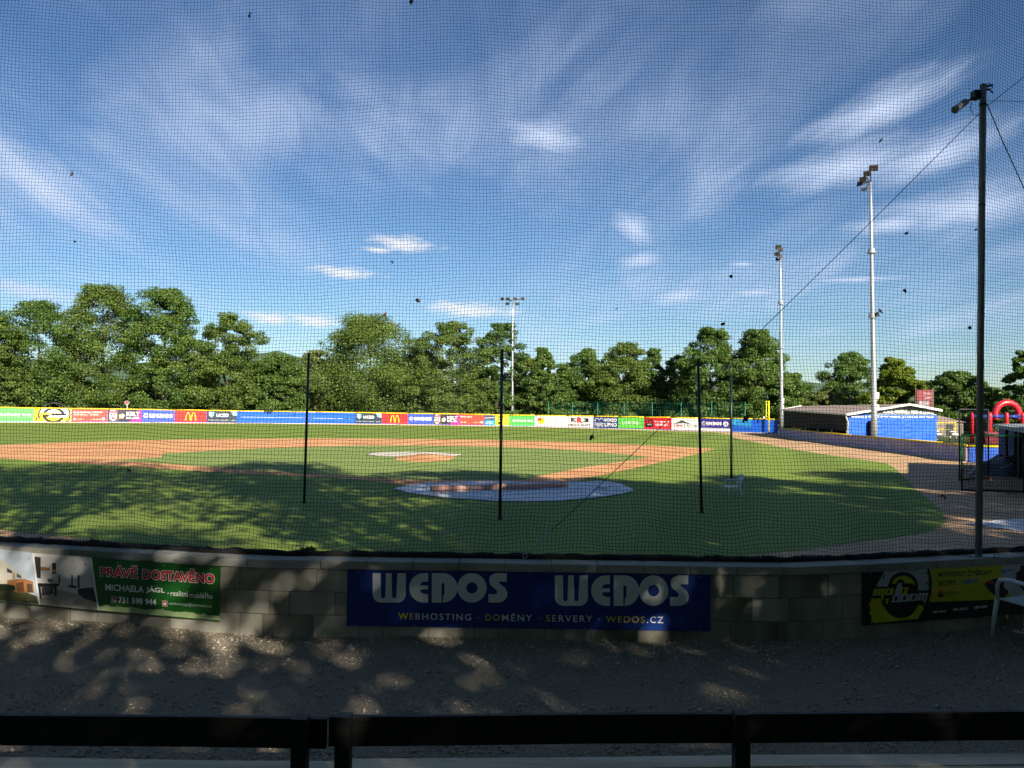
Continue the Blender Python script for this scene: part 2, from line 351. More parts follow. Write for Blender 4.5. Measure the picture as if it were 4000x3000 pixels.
fld = FENCE_S+[(36.5, 99), (34, 98.6), (30.4, 80), (29.6, 66), (28.6, 50), (32, 46), (33, 20), (14, 9), (5, 9.0), (3, 8.7), (-2.5, 8.8), (-7, 9.6), (-22, 12), (-60, 40)]
sheet('warning_track', fld, .006, m_path)
def jag(pts, amp, step=.22):
    out = []
    for (x0, y0), (x1, y1) in zip(pts[:-1], pts[1:]):
        n = max(1, min(200, int(math.hypot(x1-x0, y1-y0)/step)))
        for k in range(n):
            x, y = x0+(x1-x0)*k/n, y0+(y1-y0)*k/n
            out.append((x+amp*(mnoise.noise(Vector((x*1.7, y*1.7, 2)))+.8*mnoise.noise(Vector((x*6, y*6, 5)))), y+amp*(mnoise.noise(Vector((x*1.7, y*1.7, 9)))+.8*mnoise.noise(Vector((x*6, y*6, 12))))))
    return out+[pts[-1]]
def g2(pts, z=0): return [tuple(G(x, y, z).xy) for x, y in pts]
lawn_r = g2([(2860, 1702), (2873, 1711), (3000, 1737), (3181, 1769), (3389, 1799), (3459, 1810), (3497, 1831), (3522, 1857), (3548, 1882), (3572, 1907), (3625, 1950), (3671, 1992), (3690, 2020), (3692, 2038), (3671, 2062), (3615, 2080), (3536, 2095), (3363, 2118), (3122, 2151), (2911, 2170)])
lawn_r = jag([(p.x, p.y) for p in smoothline([(a, b, 0) for a, b in lawn_r], 4)], .07)
lawn_l = [(4.0, 16.9), (2.4, 16.5), (0, 16.3), (-3, 16.5), (-6, 17.1)]+g2([(380, 2112), (200, 2092), (0, 2069)])+[(-20, 22), (-40, 36), (-70, 62)]
inner = []
for x, y in reversed(FENCE_S[2:-9]):
    v = Vector((x, y-30)); v *= (v.length-2.6)/v.length; inner.append((v.x, v.y+30))
lawn = list(reversed(inner))+[(27.2, 103.5)]+lawn_r+lawn_l
sheet('outfield_grass', lawn, .012, m_lawn)
dirt = g2([(-1100, 1768), (-400, 1750), (0, 1739), (285, 1728), (633, 1719), (1000, 1714.5), (1300, 1713), (1452, 1714), (1700, 1716.5), (2000, 1721), (2250, 1728.5), (2452, 1737), (2620, 1745), (2791, 1754.5)])
dirt = [(p.x, p.y) for p in smoothline([(a, b, 0) for a, b in dirt], 4)]
dirt += g2([(2746, 1769), (2600, 1803), (2458, 1834), (2295, 1868), (2200, 1900), (1700, 1900), (1545, 1893), (1400, 1874), (1190, 1862), (760, 1841), (443, 1819), (215, 1806), (0, 1791), (-300, 1782), (-1000, 1800)])
sheet('infield_dirt', jag(dirt, .06), .018, m_clay)
ing = g2([(633, 1773), (950, 1755), (1200, 1746.5), (1452, 1741), (1700, 1741.5), (2000, 1748), (2170, 1755), (2294, 1764), (2430, 1775), (2539, 1787), (2268, 1829), (2100, 1862), (2045, 1876), (1560, 1876), (1400, 1862), (1190, 1851), (950, 1836), (633, 1812), (443, 1800), (633, 1787)])
sheet('infield_grass', jag(ing+ing[:1], .05)[:-1], .024, m_lawn2)
def mound():
    cx, cy = -5.15, 48.0; mb = MB(); n = 44; fr = [0, .2, .45, .72, 1]; zs = [.20, .195, .14, .07, .026]; rx, ry = 1.75, 3.6; vs = [(cx, cy, zs[0])]
    for r, z in zip(fr[1:], zs[1:]):
        vs += [(cx+r*rx*math.cos(2*math.pi*k/n)*(1+.05*math.sin(k)), cy+r*ry*math.sin(2*math.pi*k/n), z) for k in range(n)]
    fs = [(0, 1+k, 1+(k+1) % n) for k in range(n)]
    for i in range(3): fs += [(1+i*n+k, 1+i*n+n+k, 1+i*n+n+(k+1) % n, 1+i*n+(k+1) % n) for k in range(n)]
    mb.add(vs, fs); tag(mb.build('pitchers_mound', m_clay, smooth=True), kind='structure')
    ox, oy = -6.25, 50.6; mb = MB(); nr = 10; na = 56; vs = []
    for i in range(nr+1):
        for k in range(na):
            a = 2*math.pi*k/na; R = 1+.04*math.sin(5*a+1)+.02*math.sin(11*a)
            x, y = ox+2.95*R*math.cos(a)*i/nr, oy+2.6*R*math.sin(a)*i/nr
            y = max(y, 48.35+.10*math.sin(x*2.2)+.04*math.sin(x*7))
            r = math.hypot((x-cx)/rx, (y-cy)/ry); z = max(.05, np.interp(r, fr, zs)+.03)+.025*abs(mnoise.noise(Vector((x*1.3, y*1.9, 3))))
            vs.append((x, y, z))
    fs = [(i*na+k, (i+1)*na+k, (i+1)*na+(k+1) % na, i*na+(k+1) % na) for i in range(nr) for k in range(na)]
    mb.add(vs, fs); o = mb.build('mound_cover', m_tarpw, smooth=True, loc=(ox, oy, 0))
    sd = o.modifiers.new('thickness', 'SOLIDIFY'); sd.thickness = .006; sd.offset = 1
    tag(o, 'cream tarpaulin spread behind the small clay mound in the middle of the infield', 'tarpaulin')
mound()
# wooded ridge far beyond the outfield
def hills():
    mb = MB(); n = 160; vs = []; fs = []
    for i in range(n+1):
        a = -1.0+2.0*i/n; d = 1150; h = 40+58*math.exp(-((a+.30)/.13)**2)+26*math.exp(-((a+.62)/.2)**2)+10*math.sin(a*6)+7*mnoise.noise(Vector((a*40, 0, 0)))+4*mnoise.noise(Vector((a*130, 2, 0)))
        for k, (dd, hh) in enumerate(((0, 0), (60, .35), (160, .75), (260, 1.0), (420, .8))): vs.append((math.sin(a)*(d+dd), math.cos(a)*(d+dd), h*hh+(4*mnoise.noise(Vector((i*.9, k*3.1, 5))) if k else -1)))
    for i in range(n):
        for k in range(4): fs.append((i*5+k, i*5+5+k, i*5+6+k, i*5+1+k))
    mb.add(vs, fs); tag(mb.build('hills', m_hill), kind='structure')
hills()
# ------------------------------------------------------------------ terrace and backstop wall
TZ = .66; WTOP = 1.50
WL = [(-13, 10.55), (-9.5, 9.9), (-6.0, 9.29), (-4.7, 9.10), (-3.35, 8.78), (-2.55, 8.68), (3.01, 8.62), (3.88, 8.82), (5.36, 9.23), (9.2, 10.3), (13, 11.4)]
def wall_y(x): return float(np.interp(x, [p[0] for p in WL], [p[1] for p in WL]))
def gz(x, y): return TZ+.035*mnoise.noise(Vector((x*.5, y*.5, 1)))+.018*mnoise.noise(Vector((x*2.3, y*2.3, 7)))+.03*max(0, 1-abs(wall_y(x)-y)/.6)
def terrace():
    xs = list(np.linspace(-40, -13, 10))+list(np.linspace(-12.5, 12.5, 126))+list(np.linspace(13, 40, 10)); vv = [0, .3, .5, .62]+list(np.linspace(.66, 1, 44))
    mb = MB(); vs = []
    for x in xs:
        yw = wall_y(x)+.1
        for v in vv:
            y = -38+(yw+38)*v; vs.append((x, y, gz(x, y)))
    n = len(vv); fs = [(i*n+k, (i+1)*n+k, (i+1)*n+k+1, i*n+k+1) for i in range(len(xs)-1) for k in range(n-1)]
    mb.add(vs, fs); tag(mb.build('gravel_terrace', m_gravel, smooth=True), kind='structure')
terrace()
def stones():
    rng = np.random.default_rng(3); n = 42000
    x = rng.uniform(-7.4, 7.4, n*3); y = rng.uniform(3.9, 9.6, n*3)
    wy = np.interp(x, [p[0] for p in WL], [p[1] for p in WL])
    d = wy-y; keep = (d > .01)
    dens = .25+.75*np.exp(-(d/.75)**2)+.9*np.exp(-((y-5.3)/1.1)**2)
    dens *= .55+.6*np.clip((x+5)/7, 0, 1)
    keep &= rng.uniform(0, 1.5, n*3) < dens
    x, y = x[keep][:n], y[keep][:n]; n = len(x)
    z = np.array([gz(a, b) for a, b in zip(x, y)])
    s = rng.uniform(.006, .013, n)*(1+1.0*(rng.random(n) < .12)); base = np.array([(1, 0, 0), (0, 1, 0), (-1, 0, 0), (0, -1, 0), (0, 0, .75), (0, 0, -.5)])
    V = base[None]*s[:, None, None]*rng.uniform(.7, 1.35, (n, 6, 3)); a = rng.uniform(0, 6.28, n); c_, s_ = np.cos(a)[:, None], np.sin(a)[:, None]
    X = V[:, :, 0]*c_-V[:, :, 1]*s_+x[:, None]; Y = V[:, :, 0]*s_+V[:, :, 1]*c_+y[:, None]; Z = V[:, :, 2]+z[:, None]+s[:, None]*.15
    fb = np.array([(0, 1, 4), (1, 2, 4), (2, 3, 4), (3, 0, 4), (1, 0, 5), (2, 1, 5), (3, 2, 5), (0, 3, 5)])
    Fq = (fb[None]+(np.arange(n)*6)[:, None, None]).reshape(-1, 3)
    o = link('gravel', npmesh('gravel', np.stack([X, Y, Z], -1).reshape(-1, 3), Fq, 3), m_stone)
    tag(o, 'loose grey gravel lying on the trodden ground below the wall', 'gravel', kind='stuff')
stones()
def backstop_wall():
    root = thing('retaining_wall', (0, 8.8, TZ), 'low grey concrete block wall with pale coping in front of the ball field', 'wall')
    rng = random.Random(5); mb = MB(); cp = MB(); inner = MB()
    for i in range(len(WL)-1):
        a, b = Vector((*WL[i], 0)), Vector((*WL[i+1], 0)); d = (b-a); Ls = d.length; d.normalize(); nrm = Vector((-d.y, d.x, 0)); rz = math.atan2(d.y, d.x)
        inner.box((a+b)/2+nrm*.125+Vector((0, 0, .70)), (Ls, .225, 1.38), rz, 0)
        for c in range(3):
            z0 = TZ-.02+c*.25 if c else TZ-.12; z1 = TZ+(c+1)*.25-.006
            x = -(.25 if c % 2 else 0)-rng.uniform(0, .1)
            while x < Ls:
                x0, x1 = max(x, 0), min(x+.494, Ls); x += .5
                if rng.random() < .18: x1 = min(x1, max(x0+.02, x0+.25)); x = x1+.006
                if x1-x0 < .02: continue
                ins = rng.uniform(0, .006); z0_ = TZ+c*.25 if c else z0
                mb.box(a+d*((x0+x1)/2)+nrm*(.03+ins)+Vector((0, 0, (z0_+z1)/2)), (x1-x0, .06, z1-z0_), rz+rng.uniform(-.004, .004), 1 if rng.random() < .4 else 0)
        x = 0
        while x < Ls-.01:
            x1 = min(x+.495, Ls-.002)
            cp.box(a+d*((x+x1)/2)+nrm*(.135+rng.uniform(-.003, .003))+Vector((0, 0, WTOP-.045+rng.uniform(-.002, .002))), (x1-x, .315, .09), rz)
            x += .5
    inner.build('wall_core', m_joint, root); mb.build('block_facing', [m_block, m_block2], root, bevel=.004); cp.build('coping', m_cop, root, bevel=.008)
backstop_wall()
# ------------------------------------------------------------------ banners on the wall, printed artwork traced on their real planes
def banner(label, pa, pb, z0, z1, cname, face):
    a, b = Vector((*pa, 0)), Vector((*pb, 0)); d = (b-a).normalized(); n = Vector((d.y, -d.x, 0)); off = n*.012
    mb = MB(); o_ = a+off; za, zb_ = z0 if isinstance(z0, tuple) else (z0, z0); ya, yb_ = z1 if isinstance(z1, tuple) else (z1, z1); q = [o_+Vector((0, 0, za)), b+off+Vector((0, 0, zb_)), b+off+Vector((0, 0, yb_)), o_+Vector((0, 0, ya))]; z0, z1 = max(za, zb_), min(ya, yb_)
    mb.slab(q, .006, d=n); o = mb.build('banner', face, loc=(a+b)/2+Vector((0, 0, z0))); tag(o, label, 'banner')
    for u in np.linspace(.03, .97, 7):
        for z in (z0+.02, z1-.02):
            c = a+(b-a)*u+off+n*.001+Vector((0, 0, z)); grom = MB(); grom.tube([c, c+n*.004], .007, 8); grom.build('eyelet', m_steel, o)
    pl0 = a+off
    def fn(x, y, lift):
        p = PL(x, y, pl0, n); return p+n*(.0012*lift)
    return o, fn, pl0, n
WH = ink((.80, .80, .78)); GRY = ink((.74, .75, .75)); YEL = ink((.80, .60, .02)); BLK = ink((.012, .012, .013)); RED = ink((.62, .02, .03)); NVY = ink((.005, .035, .22))
# WEDOS letter shapes, unit height
def wedos(x0, x1, y0, y1):
    def tf(loop): return [(x0+p[0]/4.555*(x1-x0), y0+(1-p[1])*(y1-y0)) for p in loop]
    r = []
    r.append([tf([(0, 1), (.27, 1), (.285, .22)]+arc(.355, .22, .07, 180, 360, 8)+[(.45, 1), (.64, 1), (.655, .22)]+arc(.725, .22, .07, 180, 360, 8)+[(.84, 1), (1.12, 1), (1.12, .28)]+arc(.84, .28, .28, 0, -90, 8)+[(.56, 0)]+[(.28, 0)]+arc(.28, .28, .28, 270, 180, 8))])
    r.append([tf([(1.875, 1), (1.735, 1)]+arc(1.735, .5, .5, 90, 270, 20)+[(1.875, 0), (1.875, .29), (1.72, .30)]+arc(1.75, .44, .14, 230, 180, 4)+[(1.875, .45), (1.875, .58), (1.60, .58)]+arc(1.74, .58, .13, 180, 90, 5)+[(1.875, .71)])])
    r.append([tf([(2.0, 0), (2.33, 0), (2.33, .62)]+arc(2.38, .62, .05, 180, 0, 5)+[(2.37, .0)][:0]+[(2.43, .30), (2.39, .25), (2.37, 0)]+arc(2.37, .5, .5, -90, 90, 20, )+[(2.0, 1)])])
    r.append([tf(arc(3.36, .5, .5, 0, 360, 36)[:-1]), tf(arc(3.36, .5, .19, 0, 360, 24)[:-1])])
    r.append([tf([(4.54, 1), (4.2, 1), (4.05, .96), (3.955, .86), (3.94, .72), (3.98, .60), (4.10, .50), (4.20, .42), (4.22, .35), (4.18, .29), (3.92, .29), (3.92, 0), (4.28, 0), (4.44, .06), (4.545, .19), (4.56, .34), (4.50, .48), (4.38, .58), (4.28, .66), (4.28, .71), (4.54, .71)])])
    return r
bo, fn, _, _ = banner('wide navy blue banner with two large white wordmarks in the middle of the wall', (-1.76, 8.675), (2.17, 8.63), .80, 1.405, 'banner', NVY)
A = Art(fn); Z2 = lambda x, y: (1300+x*.678, 2050+y*.678)
for (xa, xb, ya, yb) in ((230, 1005, 278, 448), (1280, 2050, 291, 467)):
    A = Art(fn)
    for l in wedos(xa, xb, ya, yb): A.poly([[Z2(*p) for p in q] for q in l], GRY)
    A.build('wordmark', bo)
A = Art(fn)
def ztext(Art_, body, x0, x1, ytop, ybot, m, Z, **k):
    # ytop/ybot: (left, right) heights of the text band, image y grows downward
    vs, fs = text2d(body, (0, 0, 1, 1), **k)
    pts = []
    for u, v in vs:
        yt = ytop[0]+(ytop[1]-ytop[0])*u; yb = ybot[0]+(ybot[1]-ybot[0])*u
        pts.append(Z(x0+(x1-x0)*u, yb+(yt-yb)*v))
    Art_.mb.add([Art_.fn(p[0], p[1], 1) for p in pts], fs, Art_.mi(m))
for s, x0, x1, m in (('WE', 378, 465, YEL), ('BHOSTING', 476, 798, GRY), ('-', 832, 846, GRY), ('DO', 880, 962, YEL), ('MÉNY', 974, 1150, GRY), ('-', 1180, 1194, GRY), ('S', 1227, 1252, YEL), ('ERVERY', 1264, 1497, GRY), ('-', 1528, 1542, GRY), ('WEDOS', 1574, 1797, YEL), ('.CZ', 1810, 1905, GRY)):
    yb = lambda x: 545+(x-378)/1527*22
    h = 3 if s == '-' else 38; o_ = -16 if s == '-' else 0
    if s == 'MÉNY': h = 48
    ztext(A, s, x0, x1, (yb(x0)-h+o_, yb(x1)-h+o_), (yb(x0)+o_, yb(x1)+o_), m, Z2, bold=.012, space=1.25)
A.build('lettering', bo)
# green estate banner
bo, fn, _, _ = banner('green and photo-printed banner with red headline lettering on the left of the wall', (-6.75, 9.42), (-3.16, 8.74), (.888, .812), (1.462, 1.403), 'banner', ink((.012, .10, .012)))
Z1 = lambda x, y: (x*.633, 2050+y*.633)
A = Art(fn); p = lambda pts, c, l=.5: A.poly([Z1(*q) for q in pts], ink(c), l)
p([(-420, 100), (200, 172), (240, 492), (-420, 430)], (.42, .47, .52))
p([(-420, 330), (0, 355), (225, 440), (240, 490), (-420, 425)], (.07, .075, .03), .7)
p([(-420, 200), (-60, 225), (20, 222), (137, 310), (140, 335), (70, 330), (60, 395), (-420, 370)], (.50, .46, .38), .9)
p([(44, 265), (76, 285), (76, 300), (44, 292)], (.05, .05, .06), 1.2); p([(80, 290), (90, 296), (92, 336), (80, 332)], (.36, .22, .10), 1.2); p([(104, 300), (132, 315), (132, 333), (104, 322)], (.08, .09, .1), 1.2)
p([(45, 340), (150, 333), (205, 350), (212, 420), (95, 415), (60, 395), (45, 380)], (.33, .14, .05), 1.2)
p([(100, 362), (146, 350), (150, 414), (105, 412)], (.12, .05, .02), 1.4); p([(165, 362), (198, 366), (203, 418), (170, 416)], (.09, .05, .03), 1.4)
p([(-420, 372), (40, 365), (95, 375), (95, 405), (-420, 402)], (.015, .03, .012), 1.4)
A.build('house_picture', bo)
A = Art(fn)
p([(206, 174), (556, 200), (607, 527), (246, 492)], (.55, .52, .49))
p([(238, 460), (360, 400), (590, 455), (605, 525), (247, 490)], (.30, .26, .23), .7)
p([(556, 200), (566, 201), (613, 528), (604, 527)], (.7, .7, .68), 1.5); p([(200, 173), (209, 174), (249, 492), (240, 492)], (.7, .7, .68), 1.5)
p([(212, 196), (252, 200), (252, 330), (225, 328)], (.035, .03, .028), 1); p([(322, 235), (347, 236), (346, 303), (322, 303)], (.03, .03, .03), 1)
p([(250, 257), (310, 266), (312, 280), (252, 282)], (.36, .16, .05), 1.2); p([(326, 276), (346, 278), (344, 292), (326, 292)], (.36, .16, .05), 1.2)
p([(228, 360), (366, 362), (366, 376), (230, 384)], (.015, .015, .016), 1); p([(236, 384), (252, 384), (258, 455), (246, 456)], (.015, .015, .016), 1); p([(330, 376), (352, 376), (350, 440), (338, 440)], (.02, .02, .02), 1); p([(256, 384), (330, 376), (330, 425), (258, 440)], (.05, .045, .045), .9)
p([(294, 332), (326, 333), (324, 356), (294, 354)], (.10, .10, .10), 1.1); p([(360, 310), (373, 311), (372, 360), (360, 360)], (.20, .08, .03), 1)
p([(440, 308), (502, 312), (502, 396), (440, 376)], (.52, .55, .58), 1); p([(440, 308), (450, 309), (450, 378), (440, 376)], (.05, .05, .05), 1.2); p([(478, 310), (492, 311), (492, 392), (480, 390)], (.05, .05, .05), 1.2)
p([(420, 370), (476, 378), (470, 392), (424, 384)], (.012, .012, .012), 1.3); p([(480, 395), (575, 385), (590, 440), (600, 480), (520, 455), (482, 425)], (.02, .02, .022), 1.2); p([(524, 238), (533, 238), (533, 250), (524, 250)], (.02, .02, .02), 1)
p([(556, 320), (566, 322), (574, 372), (566, 370)], (.30, .36, .42), 1)
A.build('room_picture', bo)
A = Art(fn); rr = random.Random(2)
top = [(610+i*18.6, 497+i*1.25+rr.uniform(-6, 6)+(i > 10)*(i-10)*.4) for i in range(41)]
A.poly([Z1(*q) for q in top+[(1357, 590), (613, 528)]], ink((.36, .46, .22)), .8)
A.build('grass_print', bo)
A = Art(fn)
for bold, m, l in ((.07, WH, 1), (.034, ink((.62, .008, .02)), 2)):
    for s, xa, xb in (('PRÁVĚ', 619, 850), ('DOSTAVĚNO', 880, 1324)):
        g = 3 if l == 1 else -1
        vs_, fs_ = text2d(s, (0, 0, 1, 1), bold=bold, space=1.0 if l == 2 else .99)
        pts = []
        for u, v in vs_:
            x = xa-g+(xb-xa+2*g)*u; yb = 316+(x-617)*.070+g; yt = (240 if s == 'PRÁVĚ' else 236)+(x-617)*.066-g
            pts.append(Z1(x, yb+(yt-yb)*v))
        A.mb.add([A.fn(q[0], q[1], l*.6) for q in pts], fs_, A.mi(m))
A.build('headline', bo)
def line(s, xa, xb, ya, h, sl, m, **k):
  A = Art(fn); ztext(A, s, xa, xb, (ya-h, ya-h+sl*(xb-xa)), (ya, ya+sl*(xb-xa)), m, Z1, **k)
  A.build('lettering', bo)
line('MICHAELA', 650, 888, 404, 40, .063, WH, bold=.02); line('JÁGL', 902, 1018, 422, 46, .06, WH, bold=.02); line('-', 1033, 1043, 424, 4, .05, WH)
line('realitní', 1054, 1160, 438, 34, .055, WH); line('makléřka', 1172, 1312, 449, 36, .05, WH)
line('731 598 944', 731, 964, 482, 38, .065, WH, bold=.025); line('michaelajagl@mmreality.cz', 1044, 1306, 498, 24, .07, ink((.55, .6, .5)))
for x0, y0 in ((688, 444), (1003, 470)):
    A = Art(fn)
    A.poly([Z1(*q) for q in [(x0-2, y0-2), (x0+29, y0), (x0+30, y0+35), (x0-1, y0+33)]], WH, .8); A.poly([Z1(*q) for q in [(x0, y0), (x0+27, y0+2), (x0+28, y0+33), (x0+1, y0+31)]], ink((.5, .012, .03)), 1.4); A.build('icon', bo)
    
A = Art(fn)
A.poly([Z1(*q) for q in [(695, 452), (700, 450), (703, 458), (701, 462), (706, 468), (710, 466), (714, 470), (712, 475), (706, 474), (698, 464)]], WH, 2)
A.poly([Z1(*q) for q in [(1009, 480), (1025, 481), (1025, 496), (1009, 495)]], WH, 2)
A.build('icon_mark', bo)
# motorcycle shop banner
B3a, B3b = Vector((3.885, 8.82, 0)), Vector((7.6, 9.855, 0))
bo, fn, pl0, pn = banner('black and yellow motorcycle shop banner with tyre emblem on the right of the wall', (3.885, 8.822), (7.6, 9.852), .83, 1.42, 'banner', BLK)
Z3 = lambda x, y: (3350+x*.30134, 2100+y*.30134)
YB = ink((.66, .56, .012)); GW = ink((.52, .53, .56))
A = Art(fn); p = lambda pts, m, l=1: A.poly([Z3(*q) for q in pts], m, l)
p([(925, 382), (1890, 325), (2700, 275), (2700, 700), (1890, 800), (935, 834)], YB, .5)
p([(1890, 326), (2800, 270), (2800, 690), (2000, 760), (1880, 600), (1875, 440)], ink((.60, .61, .64)), .8)
p([(1865, 415), (2010, 402), (2015, 430), (1925, 440), (1925, 462), (1868, 468)], ink((.16, .34, .60)), 1.2)
p([(1680, 560), (1740, 538), (1850, 520), (1900, 560), (1890, 640), (1960, 700), (1900, 790), (1760, 740), (1700, 680), (1640, 610)], BLK, 1.3); p([(1680, 560), (1735, 542), (1770, 590), (1700, 600)], RED, 1.6)
p([(2060, 450), (2110, 420), (2110, 365), (2150, 355), (2170, 420), (2300, 470), (2330, 640), (2200, 760), (2050, 560)], BLK, 1.3)
A.build('vehicle_pictures', bo)
A = Art(fn)
circ = lambda cx, cy, rx, ry, a0=0, a1=360, n=40: [(cx+rx*math.cos(math.radians(a0+(a1-a0)*i/n)), cy+ry*math.sin(math.radians(a0+(a1-a0)*i/n))) for i in range(n)]
p([(240, 640), (260, 590), (300, 520), (345, 440), (378, 417), (880, 388), (915, 450), (935, 540), (940, 690), (700, 700), (660, 640)], GW, 1)
p([(905, 384), (930, 382), (962, 560), (955, 740), (900, 840), (870, 860), (900, 740), (925, 620), (915, 480)], BLK, 1.3)
p([(175, 790), (290, 783), (340, 850), (860, 880), (850, 900), (852, 930), (830, 960), (820, 990), (795, 1010), (790, 1050), (222, 1108), (185, 1095), (172, 1070), (185, 1050), (165, 990), (150, 990), (150, 960), (170, 955), (165, 895), (148, 885), (148, 850), (168, 845)], YB, 1)
p(circ(560, 800, 232, 245), BLK, 1.5)
p(circ(590, 620, 190, 175), BLK, 1.6); p(circ(590, 620, 148, 128), YB, 1.9); p([(380, 640), (400, 600), (700, 590), (790, 680), (790, 720), (380, 730)], BLK, 2.1); p(circ(555, 610, 55, 70), BLK, 2.1)
for a, b, c in (((330, 470), (350, 480), (335, 560)), ((845, 450), (905, 450), (920, 480)), ((872, 575), (920, 590), (922, 625)), ((440, 415), (452, 414), (442, 440))): p([a, b, c], BLK, 1.8)
p([(195, 640), (320, 632), (400, 640), (640, 600), (700, 690), (930, 680), (935, 730), (880, 870), (420, 905), (320, 880), (300, 790), (170, 790)], BLK, 2.2)
# slanted lettering: moto / boom as stroked parallelogram letters
def para(x, y, w, h, s=.28): return [(x+s*h, y-h), (x+w+s*h, y-h), (x+w, y), (x, y)]
def sl(x, y, w, h, m, l=3): p(para(x, y, w, h), m, l)
for x0, w in ((188, 150), (350, 95), (540, 95)):
    yb = 750-(x0-188)*.05
    sl(x0, yb, w, 88, YB)
    if w > 100: sl(x0+45, yb, 10, 66, BLK, 3.6); sl(x0+95, yb, 10, 66, BLK, 3.6)
    else: sl(x0+30, yb-18, 24, 52, BLK, 3.6)
p([(300, 745), (340, 745), (335, 780), (312, 825)], YB, 3); p([(365, 790), (408, 790), (385, 862), (366, 862)], YB, 3)
p([(520, 590), (580, 588), (555, 700), (570, 735), (530, 742), (500, 838), (432, 838)], GW, 3.3)
for x0, w, n in ((432, 112, 1), (545, 108, 1), (660, 96, 1), (768, 120, 2)):
    yb = 838-(x0-432)*.075
    sl(x0, yb, w, 96, GW, 3.2)
    if n == 1: sl(x0+38, yb-18, 32, 56, BLK, 3.8)
    else: sl(x0+38, yb, 12, 70, BLK, 3.8); sl(x0+80, yb, 12, 70, BLK, 3.8)
p([(840, 810), (888, 806), (872, 860)], GW, 3.3)
A.build('tyre_emblem', bo)
A = Art(fn)
def line3(s, xa, xb, ytl, ytr, ybl, ybr, m, **k):
  A = Art(fn); ztext(A, s, xa, xb, (ytl, ytr), (ybl, ybr), m, Z3, **k); A.build('lettering', bo)
line3('MOTOCYKLY,', 1042, 1408, 448, 428, 520, 506, BLK, bold=.03); line3('ČTYŘKOLKY', 1425, 1752, 412, 400, 503, 474, BLK, bold=.03)
line3('SKÚTRY', 1042, 1275, 545, 538, 628, 616, BLK, bold=.03); line3('+', 1308, 1336, 572, 570, 606, 604, ink((.10, .22, .42))); line3('SERVIS', 1365, 1562, 545, 528, 606, 590, ink((.10, .22, .42)), bold=.04)
line3('ESSOX', 1130, 1318, 706, 694, 748, 738, BLK); A.poly([Z3(*q) for q in [(1042, 690), (1110, 686), (1112, 768), (1046, 773)]], BLK, 1.2); A.poly([Z3(*q) for q in [(1042, 690), (1110, 686), (1111, 724), (1044, 729)]], RED, 2); A.poly([Z3(*q) for q in [(1056, 724), (1102, 722), (1102, 727), (1056, 729)]], WH, 2.6)
for k_, s in enumerate(('financování nákupu', 'splátkový prodej', 'a leasing vozidel')): line3(s, 1365, 1530-20*(k_ % 2), 674+k_*26, 668+k_*26, 688+k_*26, 681+k_*26, ink((.22, .20, .03)))
line3('www.MOTOBOOM.CZ', 418, 828, 852, 824, 886, 850, YB, bold=.03, shear=.2)
line3('ski-doo', 968, 1146, 942, 932, 978, 966, GRY, bold=.03, shear=.3); line3('SEA-DOO', 1232, 1432, 914, 904, 950, 936, GRY, bold=.03, shear=.3); line3('can-am', 1508, 1680, 888, 876, 922, 910, GRY, bold=.03, shear=.3)
A.build('red_square_logo', bo)
A = Art(fn); p = lambda pts, m, l=1: A.poly([Z3(*q) for q in pts], m, l)
rr = random.Random(9)
for k_ in range(26):
    x, y = rr.uniform(50, 180), rr.uniform(450, 700); w, h = rr.uniform(4, 30), rr.uniform(4, 16); p([(x, y), (x+w, y-1), (x+w, y+h), (x, y+h)], ink(rr.choice([(.06, .06, .07), (.10, .10, .11), (.03, .04, .05)])), 1)
A.build('shop_picture', bo)
# ------------------------------------------------------------------ benches in the foreground
def bench(label, xL, xR, posts, gap, zt):
    """backrest beam runs between sight-line x positions at Y about 4.2; seat plank lies toward the field"""
    zb = 1.585; yb = (lambda X: 4.13) if xL < -2 else (lambda X: 4.166+.048*(X+.81))
    root = thing('bench', (xL+.5*(xR-xL), 4.3, TZ), label, 'bench', 'benches facing the ball field')
    def plank(name, x0, x1, dy, z0, z1, th, m, bev=.004):
        mb = MB(); n = 24; vs = []
        for i in range(n+1):
            x = x0+(x1-x0)*i/n; y = yb(x)+dy; w = .002*math.sin(x*3+dy*9)
            vs += [(x, y-th/2, z0+w), (x, y+th/2, z0+w), (x, y+th/2, z1+w), (x, y-th/2, z1+w)]
        fs = [(i*4+k, i*4+(k+1) % 4, i*4+4+(k+1) % 4, i*4+4+k) for i in range(n) for k in range(4)]+[(3, 2, 1, 0), (n*4, n*4+1, n*4+2, n*4+3)]
        mb.add(vs, [tuple(reversed(f)) for f in fs]); return mb.build(name, m, root, bevel=bev)
    plank('backrest', xL, xR, 0, zb-.152, zb, .036, m_bwood)
    plank('seat_plank', xL, xR, .40, TZ+.455, TZ+.495, .15, m_wood); plank('seat_plank', xL, xR, .24, TZ+.455, TZ+.495, .14, m_wood)
    for X in posts:
        mb = MB(); y = yb(X); mb.box((X, y-.063, (zb+.008+TZ)/2), (.078, .078, zb+.008-TZ+.04)); po = mb.build('post', m_bwood, root, bevel=.004)
        mb = MB(); mb.box((X, y-.063, zb+.0105), (.070, .070, .005)); mb.build('post_top_sheen', m_topsheen, po)
        mb = MB(); mb.box((X, y+.22, TZ+.425), (.06, .50, .05)); mb.box((X, y+.36, TZ+.18), (.07, .07, .42)); mb.build('seat_bearer', m_bwood, root, bevel=.003)
bench('black bench backrest on the left, ending at a post with a pale top', -3.9, -.932, (-3.2, -1.05), 0, 0)
bench('long black bench backrest on the right with bare seat plank beyond', -.926, 3.9, (-.838, 1.22, 3.4), 0, 0)
